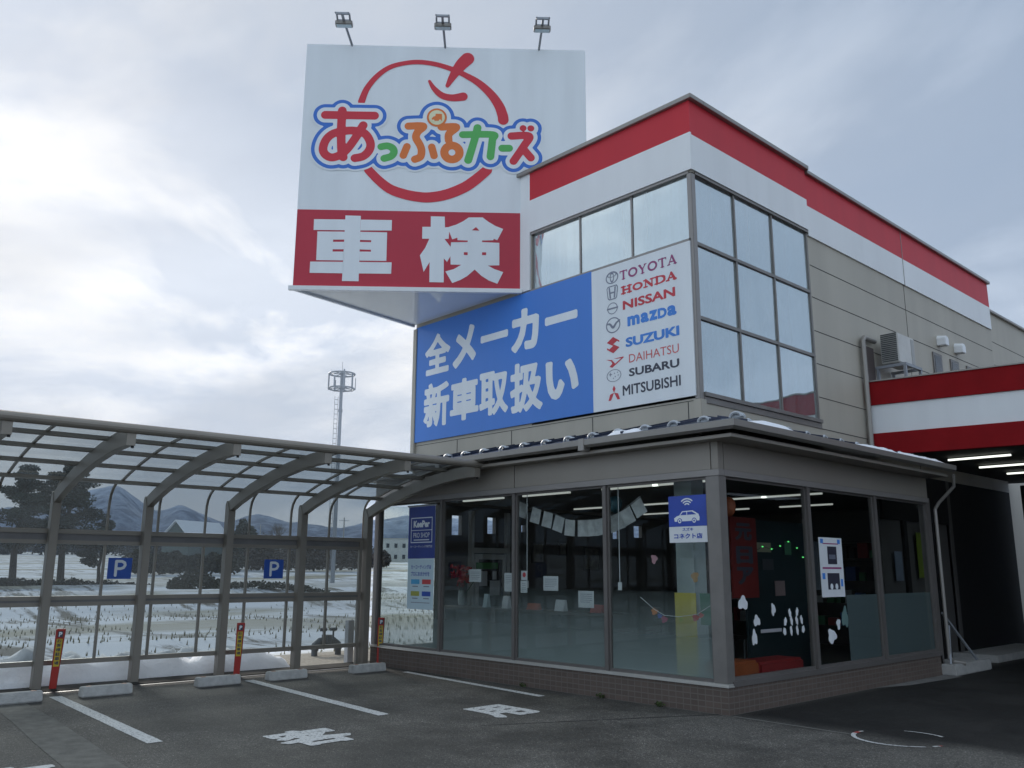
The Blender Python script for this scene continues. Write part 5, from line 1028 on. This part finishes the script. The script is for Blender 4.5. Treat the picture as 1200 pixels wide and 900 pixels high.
for (x0, x1, z0, z1), lb in (((-4.66, -4.38, 1.42, 1.61), 'white notice sheet right of the red flowers'), ((-3.85, -3.67, 1.29, 1.56), 'upright white notice sheet just left of the second mullion'), ((-3.50, -3.36, 1.28, 1.45), 'small pale notice just right of the second mullion'), ((-3.03, -2.74, 1.32, 1.52), 'square white notice in the third window'), ((-2.36, -2.08, 1.11, 1.33), 'square white notice lower down near the third mullion')):
    nt_ = BX(x0, x1, .066, .068, z0, z1).build('paper_notice', paper, loc=((x0+x1)/2, .067, z0)); tag(nt_, lb, 'notice', grp)
    a = gart(.0655)
    for k in range(5): a.rect('g', x0+.03, x1-.03-(.04 if k == 4 else 0), z1-.045-k*.026, z1-.039-k*.026, 0)
    a.build('small_print', {'g': inkg}, nt_)
nt_ = BX(-3.49, -3.36, .066, .068, 1.46, 1.59).build('notice_card', paper, loc=(-3.42, .067, 1.46)); tag(nt_, 'small notice card with a red mark just right of the second mullion', 'notice'); a = gart(.0655); a.disc('r', (-3.425, 1.535), .035, 0); a.build('red_mark', {'r': inkr}, nt_)
m = MB(); pts_ = [(-3.76, 2.54), (-3.37, 2.41), (-3.01, 2.31), (-2.68, 2.21), (-2.32, 2.195), (-2.1, 2.205), (-1.88, 2.24), (-1.63, 2.33), (-1.37, 2.47)]; pl_ = smoothline([p+(0,) for p in pts_], 4)
gr = thing('flag_garland', (-2.5, .25, 2.2), 'garland of grey pennant cloths sagging across two windows', 'garland'); MB().tube([(p[0], .25, p[1]+.1) for p in pl_], .005, 5).build('cord', black, gr)
gcl = mat('grey_cloth', (.52, .53, .53), .85, 0, .3, 6)
for i in range(12):
    f_ = (i+.5)/12*(len(pl_)-1); p = pl_[int(f_)]; q = pl_[min(int(f_)+1, len(pl_)-1)]; s_ = (q[1]-p[1])/(q[0]-p[0]+1e-6); x = p[0]+(q[0]-p[0])*(f_-int(f_)); z = p[1]+(q[1]-p[1])*(f_-int(f_)); h_ = .095; nx_ = Vector((1, 0, s_)).normalized(); ny_ = Vector((-nx_.z, 0, nx_.x)); c = Vector((x, .25, z))
    mm = MB(); mm.add([c-nx_*h_+ny_*.10, c+nx_*h_+ny_*.10, c+nx_*h_*.92-ny_*.13+Vector((0,.02,0)), c-nx_*h_*.92-ny_*.13+Vector((0,-.01,0))], [(0,1,2,3)]); mm.build('pennant', gcl, gr)
t = thing('flower_arrangement', (-6.15, 1.15, 1.0), 'red flowers in a clear vase on the reception counter', 'flowers'); m = MB(); random.seed(5)
for _ in range(26):
    c = Vector((-6.15+random.gauss(0,.11), 1.15+random.gauss(0,.08), 1.48+random.gauss(0,.09))); leafcloud(m, c, .05, .05, .05, 12, .035)
m.build('blossom', mat('petal_red', (.42, .03, .03), .7, 0, .3, 20), t); m = MB()
for _ in range(9): m.tube([(-6.15, 1.15, 1.08), (-6.15+random.gauss(0,.08), 1.15+random.gauss(0,.06), 1.42)], .006, 4)
m.build('stem', mat('stem_green', (.04, .10, .03), .7), t); MB().tube([(-6.15, 1.15, 1.0), (-6.15, 1.15, 1.08), (-6.15, 1.15, 1.25)], [.05, .06, .05], 12).build('vase', mat('vase_glass', (.35, .40, .40), .1), t)
t = thing('reception_counter', (-4.5, 1.3, .12), 'long dark reception counter behind the front windows', 'counter'); BX(-6.55, -2.6, 1.0, 1.6, .93, .98).build('top', darkwood, t, bevel=.005); BX(-6.4, -2.75, 1.25, 1.29, .35, .93).build('modesty_panel', mat('counter_panel', (.10, .11, .115), .6), t)
for x in (-6.5, -5.2, -3.9, -2.68): BX(x-.03, x+.05, 1.05, 1.55, .12, .93).build('leg', darkwood, t)
cnt = [(-5.0, .14, .20, paper, 'folded white card standing on the counter'), (-3.75, .20, .17, paper, 'tilted white leaflet rack on the counter'), (-4.35, .26, .10, mat('box_orange', (.42, .09, .04)), 'low orange box on the counter'), (-3.0, .22, .12, mat('box_red', (.35, .04, .03)), 'low red box at the right end of the counter'), (-5.5, .10, .22, pale, 'pale blue brochure holder on the counter')]
for x, w_, h_, mt, lb in cnt:
    o_ = MB(); o_.sweep([[Vector((x-w_/2, 1.12, .982)), Vector((x+w_/2, 1.12, .982)), Vector((x+w_/2, 1.22, .982)), Vector((x-w_/2, 1.22, .982))], [Vector((x-w_/2, 1.16, .982+h_)), Vector((x+w_/2, 1.16, .982+h_)), Vector((x+w_/2, 1.19, .982+h_)), Vector((x-w_/2, 1.19, .982+h_))]], None)
    tag(o_.build('counter_display', mt), lb, 'display', 'small displays on the reception counter')
t = thing('shelf_unit', (-3, 8.7, .12), 'dark shelves of brochures against the back wall of the showroom', 'shelves'); BX(-5.8, -1.4, 8.9, 8.98, .12, 2.2).build('back', darkwood, t); random.seed(8)
for z in (.5, .95, 1.4, 1.85, 2.2): BX(-5.8, -1.4, 8.55, 8.9, z-.02, z+.02).build('shelf', darkwood, t)
bc = [mat('goods_%s' % k, c, .6) for k, c in (('white', (.35,.36,.36)), ('red', (.30,.04,.04)), ('blue', (.05,.10,.28)), ('green', (.06,.20,.09)), ('black', (.02,.02,.02)))]
gm = {i: MB() for i in range(5)}
for z in (.52, .97, 1.42, 1.87):
    x = -5.7
    while x < -1.5: w_ = random.uniform(.08, .22); gm[random.randrange(5)].box(x, x+w_, 8.6, 8.8, z, z+random.uniform(.12, .32)); x += w_+random.uniform(.02, .12)
for i, g_ in gm.items(): g_.build('brochures', bc[i], t)
for x, z, lb in ((-3.2, 1.75, 'framed dark picture on the left wall of the showroom'),): pass
t = thing('support_column', (-.82, .5, .12), 'square pale pillar wrapped in a yellow cloth behind the last front window', 'column'); BX(-.96, -.69, .40, .66, .12, 2.86).build('shaft', mat('pillar_pale', (.34, .40, .40), .6), t); BX(-.985, -.665, .375, .385, .3, 1.33).build('yellow_cloth', mat('cloth_yellow', (.55, .46, .06), .8), t); BX(-.62, -.2, .40, .41, .95, 1.33).build('green_cloth', mat('cloth_green', (.03, .16, .10), .8), t)
t = thing('paper_garland', (-.8, .13, 1.05), 'string of small coloured paper cut-outs low in the last front window', 'garland'); pz = [(-1.34, 1.27), (-1.13, 1.13), (-.97, 1.06), (-.75, 1.05), (-.48, 1.09), (-.24, 1.22)]
MB().tube([(x, .13, z) for x, z in pz], .004, 5).build('string', paper, t)
for (x, z), c, s_ in (((-1.12, 1.10), (.70, .22, .03), .05), ((-1.04, 1.05), (.08, .12, .45), .035), ((-.97, 1.01), (.45, .05, .14), .05), ((-.72, 1.02), (.45, .50, .05), .035), ((-.5, 1.05), (.55, .04, .03), .05), ((-.42, 1.08), (.5, .05, .04), .035)):
    k_ = MB(); k_.v = [(x+s_*(1+.25*math.sin(5*q))*math.cos(q), .132, z+s_*(.8+.2*math.cos(3*q))*math.sin(q)) for q in [i*math.pi/10 for i in range(20)]]; k_.f = [tuple(range(20))]; k_.build('cut_out', mat('cut_%d' % int(x*-100), c, .7), t)
def blob(name, fr_, cx_, cz_, rx, rz, mt, lb, cat, seed, grp=None, kk=3):
    random.seed(seed); ph = random.uniform(0, 6); A_, P_ = (fr_('f') if callable(fr_) else fr_), []
    for i in range(28):
        q = i*2*math.pi/28; k = 1+.18*math.sin(kk*q+ph)+.10*math.sin(5*q+ph*2); P_.append((cx_+rx*k*math.cos(q), cz_+rz*k*math.sin(q)))
    b_ = MB(); vs = [A_.O+A_.u*a+A_.v*b for a, b in P_]+[A_.O+A_.u*a+A_.v*b+A_.n*.003 for a, b in P_]; b_.add(vs, [tuple(range(28)), tuple(reversed(range(28, 56)))]+[(i, (i+1)%28, (i+1)%28+28, i+28) for i in range(28)]); tag(b_.build(name, mt), lb, cat, grp)
blob('window_sticker', gart(.07), -1.055, 1.745, .045, .055, mat('sticker_pink', (.55, .28, .32)), 'small pink sticker in the middle of the last front window', 'sticker', 1)
blob('window_sticker', gart(.07), -.445, 1.53, .05, .06, mat('sticker_brown', (.40, .25, .12)), 'brown and white sticker below the blue poster', 'sticker', 2)
MB().tube([(-2.95, .6, 2.56), (-2.95, .6, 2.58)], .01, 6)
bl = MB(); c = Vector((-2.0, .45, 2.50))
for i in range(9):
    for j in range(16): q, w_ = math.pi*i/8, 2*math.pi*j/16; bl.v.append((c.x+.10*math.sin(q)*math.cos(w_), c.y+.10*math.sin(q)*math.sin(w_), c.z+.12*math.cos(q)))
bl.f = [(i*16+j, i*16+(j+1)%16, (i+1)*16+(j+1)%16, (i+1)*16+j) for i in range(8) for j in range(16)]; tag(bl.build('paper_lantern', mat('lantern_teal', (.03, .12, .16), .6), smooth=True), 'dark teal paper lantern hanging behind the third mullion', 'lantern')
for x, zt_, lb in ((-3.40, 2.7, 'thin blind cord hanging right of the second mullion'), (-1.65, 2.7, 'thin blind cord with a white tag right of the third mullion')):
    t = thing('blind_cord', (x, .1, 1.4), lb, 'cord', 'cords hanging behind the front windows'); MB().tube([(x, .1, 2.72), (x, .1, 1.45)], .006, 5).build('cord', paper, t); BX(x-.03, x+.03, .095, .105, 1.35, 1.45).build('tag', paper, t)
for y, z, w_, h_, lb in ((3.95, 1.95, .34, .42, 'larger dark framed picture on the left wall, nearest the door'), (4.7, 2.05, .26, .3, 'small framed picture between two larger ones on the left wall'), (5.6, 1.85, .5, .5, 'wide framed picture on the left wall of the showroom')):
    t = thing('framed_picture', (-7.06, y, z-h_/2), lb, 'picture', 'framed pictures on the left wall'); m = MB()
    for q in ((y-w_/2, y+w_/2, z-h_/2, z-h_/2+.03), (y-w_/2, y+w_/2, z+h_/2-.03, z+h_/2), (y-w_/2, y-w_/2+.03, z-h_/2+.03, z+h_/2-.03), (y+w_/2-.03, y+w_/2, z-h_/2+.03, z+h_/2-.03)): m.box(-7.095, -7.06, *q)
    m.build('frame', darkwood, t); BX(-7.09, -7.075, y-w_/2+.03, y+w_/2-.03, z-h_/2+.03, z+h_/2-.03).build('print', mat('print_tone', (.16, .15, .13), .6, 0, .5, 9), t)
t = thing('string_lights', (-1.19, 3.0, 1.5), 'string of tiny green lights across the teal display panel', 'lights'); pz = [(2.42, 1.75), (2.62, 1.88), (2.85, 1.96), (3.1, 1.93), (3.35, 1.98), (3.6, 2.05), (3.85, 1.96), (4.02, 1.82)]
MB().tube([(-1.195, y, z) for y, z in pz], .004, 4).build('wire', black, t); gl_ = mat('green_led', (.15, 1.0, .25), .5, emit=1.2)
for y, z in pz: MB().tube([(-1.19, y-.012, z), (-1.19, y+.012, z)], .009, 6).build('bulb', gl_, t)
weed = mat('weed_green', (.05, .075, .02), .9, 0, .4, 30); random.seed(44)
for x, y, lb in ((-1.9, -.04, 'small green weed at the foot of the tiled base below the third mullion'), (-.95, -.04, 'small green weed at the foot of the tiled base near the corner'), (-3.35, -.04, 'tiny green weed at the foot of the tiled base below the second mullion')):
    m = MB(); leafcloud(m, (x, y, .03), .07, .03, .03, 40, .016); tag(m.build('weed', weed), lb, 'weed', 'weeds along the tiled base')
for sx0 in (0,):
    t = thing('round_table', (-2.9, 3.2, .12), 'dark round meeting table inside the showroom', 'table'); MB().tube([(-2.9, 3.2, .80), (-2.9, 3.2, .84)], .5, 28).build('tabletop', darkwood, t); MB().tube([(-2.9, 3.2, .12), (-2.9, 3.2, .16), (-2.9, 3.2, .18), (-2.9, 3.2, .80)], [.28, .26, .04, .04], 14).build('pedestal', steel, t)
for x, y, rz, lb in ((-3.6, 3.0, 0, 'dark chair left of the meeting table'), (-2.3, 3.5, 2.6, 'dark chair right of the meeting table')):
    t = thing('meeting_chair', (x, y, .12), lb, 'chair', 'chairs at the meeting table'); BX(x-.22, x+.22, y-.22, y+.22, .55, .60).build('seat', darkwood, t, bevel=.01); BX(x-.22, x+.22, y+.18, y+.22, .60, 1.0).build('backrest', darkwood, t, bevel=.01)
    for a_ in (-.19, .19):
        for b_ in (-.19, .19): MB().tube([(x+a_, y+b_, .12), (x+a_, y+b_, .55)], .014, 6).build('leg', steel, t)
    t.rotation_euler = (0, 0, rz)
# side windows
t = thing('red_display_banner', (-.9, 1.9, 1.2), 'red upright banner with dark lettering inside the first side window', 'banner'); BX(-.93, -.90, 1.58, 2.22, 1.24, 2.34).build('cloth', mat('nobori_red', (.17, .013, .010), .7), t)
a = sart(-.897)
for c_, z in (('元', 2.02), ('日', 1.70), ('ア', 1.42)): a.text('k', c_, 1.68, 2.1, z, z+.24, 0, .05, 34)
a.build('lettering', {'k': ink}, t)
bl = MB(); c = Vector((-.5, .95, 2.42))
for i in range(9):
    for j in range(16): q, w_ = math.pi*i/8, 2*math.pi*j/16; bl.v.append((c.x+.09*math.sin(q)*math.cos(w_), c.y+.09*math.sin(q)*math.sin(w_), c.z+.13*math.cos(q)))
bl.f = [(i*16+j, i*16+(j+1)%16, (i+1)*16+(j+1)%16, (i+1)*16+j) for i in range(8) for j in range(16)]; tag(bl.build('paper_lantern', mat('lantern_orange', (.38, .10, .04), .6), smooth=True), 'orange paper lantern above the red banner inside', 'lantern')
t = thing('display_panel', (-1.2, 3.2, 1.2), 'dark teal display panel with small pictures inside the side window', 'display'); BX(-1.25, -1.21, 2.4, 4.1, .12, 2.35).build('board', mat('board_teal', (.008, .022, .027), .7), t)
for y, z, w_, h_, c in ((2.9, 1.95, .4, .14, (.3, .28, .2)), (3.0, 1.70, .3, .16, (.05, .05, .06)), (3.3, 1.35, .28, .22, (.32, .22, .22)), (3.6, 1.95, .18, .2, (.06, .18, .10)), (2.6, 1.8, .12, .12, (.08, .22, .08))): BX(-1.208, -1.2, y-w_/2, y+w_/2, z-h_/2, z+h_/2).build('picture', mat('picture_%d' % int(y*10), c, .6), t)
tag(BX(-.50, -.10, .24, .84, .12, .545).build('play_bench', mat('bench_orange', (.30, .065, .012), .6), bevel=.03), 'orange padded block on the floor behind the corner of the side window', 'bench')
tag(BX(-.50, -.10, .86, 1.9, .12, .515).build('play_bench', mat('bench_red', (.24, .012, .012), .6), bevel=.03), 'red padded block on the floor behind the side window', 'bench')
t = thing('car_poster', (-.045, 2.7, 1.26), 'tall white poster with two dark car pictures in the second side window', 'poster'); BX(-.046, -.042, 2.38, 3.03, 1.26, 2.06).build('sheet', paper, t); a = sart(-.0405)
a.rect('k', 2.60, 2.86, 1.70, 1.94, 0); a.rect('g', 2.64, 2.82, 1.77, 1.83, .001); a.rect('k', 2.56, 2.90, 1.36, 1.58, 0); a.rect('p', 2.44, 2.97, 1.635, 1.66, 0); a.rect('p', 2.48, 2.92, 1.97, 1.985, 0); a.rect('b', 2.42, 2.50, 1.98, 2.04, 0); a.rect('b', 2.90, 2.98, 1.98, 2.04, 0); a.rect('b', 2.42, 2.50, 1.50, 1.58, 0); a.rect('b', 2.93, 2.99, 1.40, 1.50, 0)
a.disc('w', (2.66, 1.40), .04, .001); a.disc('w', (2.80, 1.40), .04, .001); a.build({'k': 'picture', 'g': 'picture', 'b': 'picture'}, {'k': mat('pic_dark', (.03, .03, .05)), 'g': inkg, 'p': inkp, 'b': inkb, 'w': signwhite}, t)
stw = mat('sticker_white', (.70, .72, .74), .7)
sfr = sart(-.047)
for i, (cy_, cz_, ry_, rz_, lb) in enumerate(((.455, 1.225, .10, .075, 'ragged white sticker highest beside the corner post'), (.74, 1.01, .07, .06, 'white mitten shaped sticker left of the row of bottle shapes'), (.67, .815, .055, .085, 'white bell shaped sticker lowest beside the corner post'), (1.13, 1.135, .045, .07, 'small upright white sticker above the pale strip'))): blob('window_sticker', sfr, cy_, cz_, ry_, rz_, stw, lb, 'sticker', 10+i)
for i, (cy_, cz_) in enumerate(((1.52, 1.08), (1.70, 1.09), (1.40, .98), (1.55, .985), (1.68, .985), (1.80, .99), (1.37, .86), (1.53, .865), (1.68, .865), (1.83, .87))): blob('bottle_sticker', sfr, cy_, cz_, .03, .052, stw, 'white bottle shaped sticker in the block of ten on the first side window', 'sticker', 30+i, 'bottle shaped stickers on the first side window', 2)
tag(BX(-.048, -.046, .82, 1.30, .865, .905).build('printed_strip', mat('strip_grey', (.30, .30, .32))), 'pale printed strip across the first side window', 'sticker')
blob('window_sticker', sfr, 2.58, .75, .11, .09, stw, 'ragged white sticker in the second side window', 'sticker', 51); blob('window_sticker', sfr, 2.78, .90, .05, .07, stw, 'small white sticker tallest in the second side window', 'sticker', 52); blob('window_sticker', sfr, 2.98, .98, .09, .13, mat('sticker_teal', (.12, .20, .19)), 'faint teal tree shaped sticker in the second side window', 'sticker', 53)
tag(BX(-1.6, -1.57, 4.5, 5.5, 1.3, 2.1).build('notice_board', mat('board_grey', (.12, .13, .15), .7)), 'dark grey notice board inside the third side window', 'notice board')
for y, z, h_, c, lb in ((7.5, 1.5, .8, (.16, .22, .02), 'yellow green flyer on the wall of the garage recess'), (7.7, .95, .3, (.35, .30, .05), 'yellow flyer low on the wall of the garage recess'), (7.75, 2.2, .22, (.30, .07, .05), 'red flyer high on the wall of the garage recess'), (6.55, 1.45, .5, (.20, .24, .30), 'pale blue flyer beside the downpipe')): tag(BX(-.79, -.78, y-.14, y+.14, z, z+h_).build('flyer', mat('flyer_%d' % int(y*100), c, .7)), lb, 'flyer')

# ------------------------------------------------------------ air between here and the mountains
hz = BX(-3300, 3100, -3100, 3500, -4, 330).build('haze', None, loc=(0,0,0)); tag(hz, 'thin winter haze over the fields', 'haze', kind='stuff')
hm = bpy.data.materials.new('haze_air'); hm.use_nodes = True; t = hm.node_tree; t.nodes.clear(); o_ = t.nodes.new('ShaderNodeOutputMaterial'); pv = t.nodes.new('ShaderNodeVolumePrincipled'); pv.inputs['Color'].default_value = (.55, .72, 1.0, 1); pv.inputs['Density'].default_value = 0.00013; pv.inputs['Anisotropy'].default_value = 0.2
t.links.new(pv.outputs[0], o_.inputs['Volume']); hz.data.materials.append(hm)
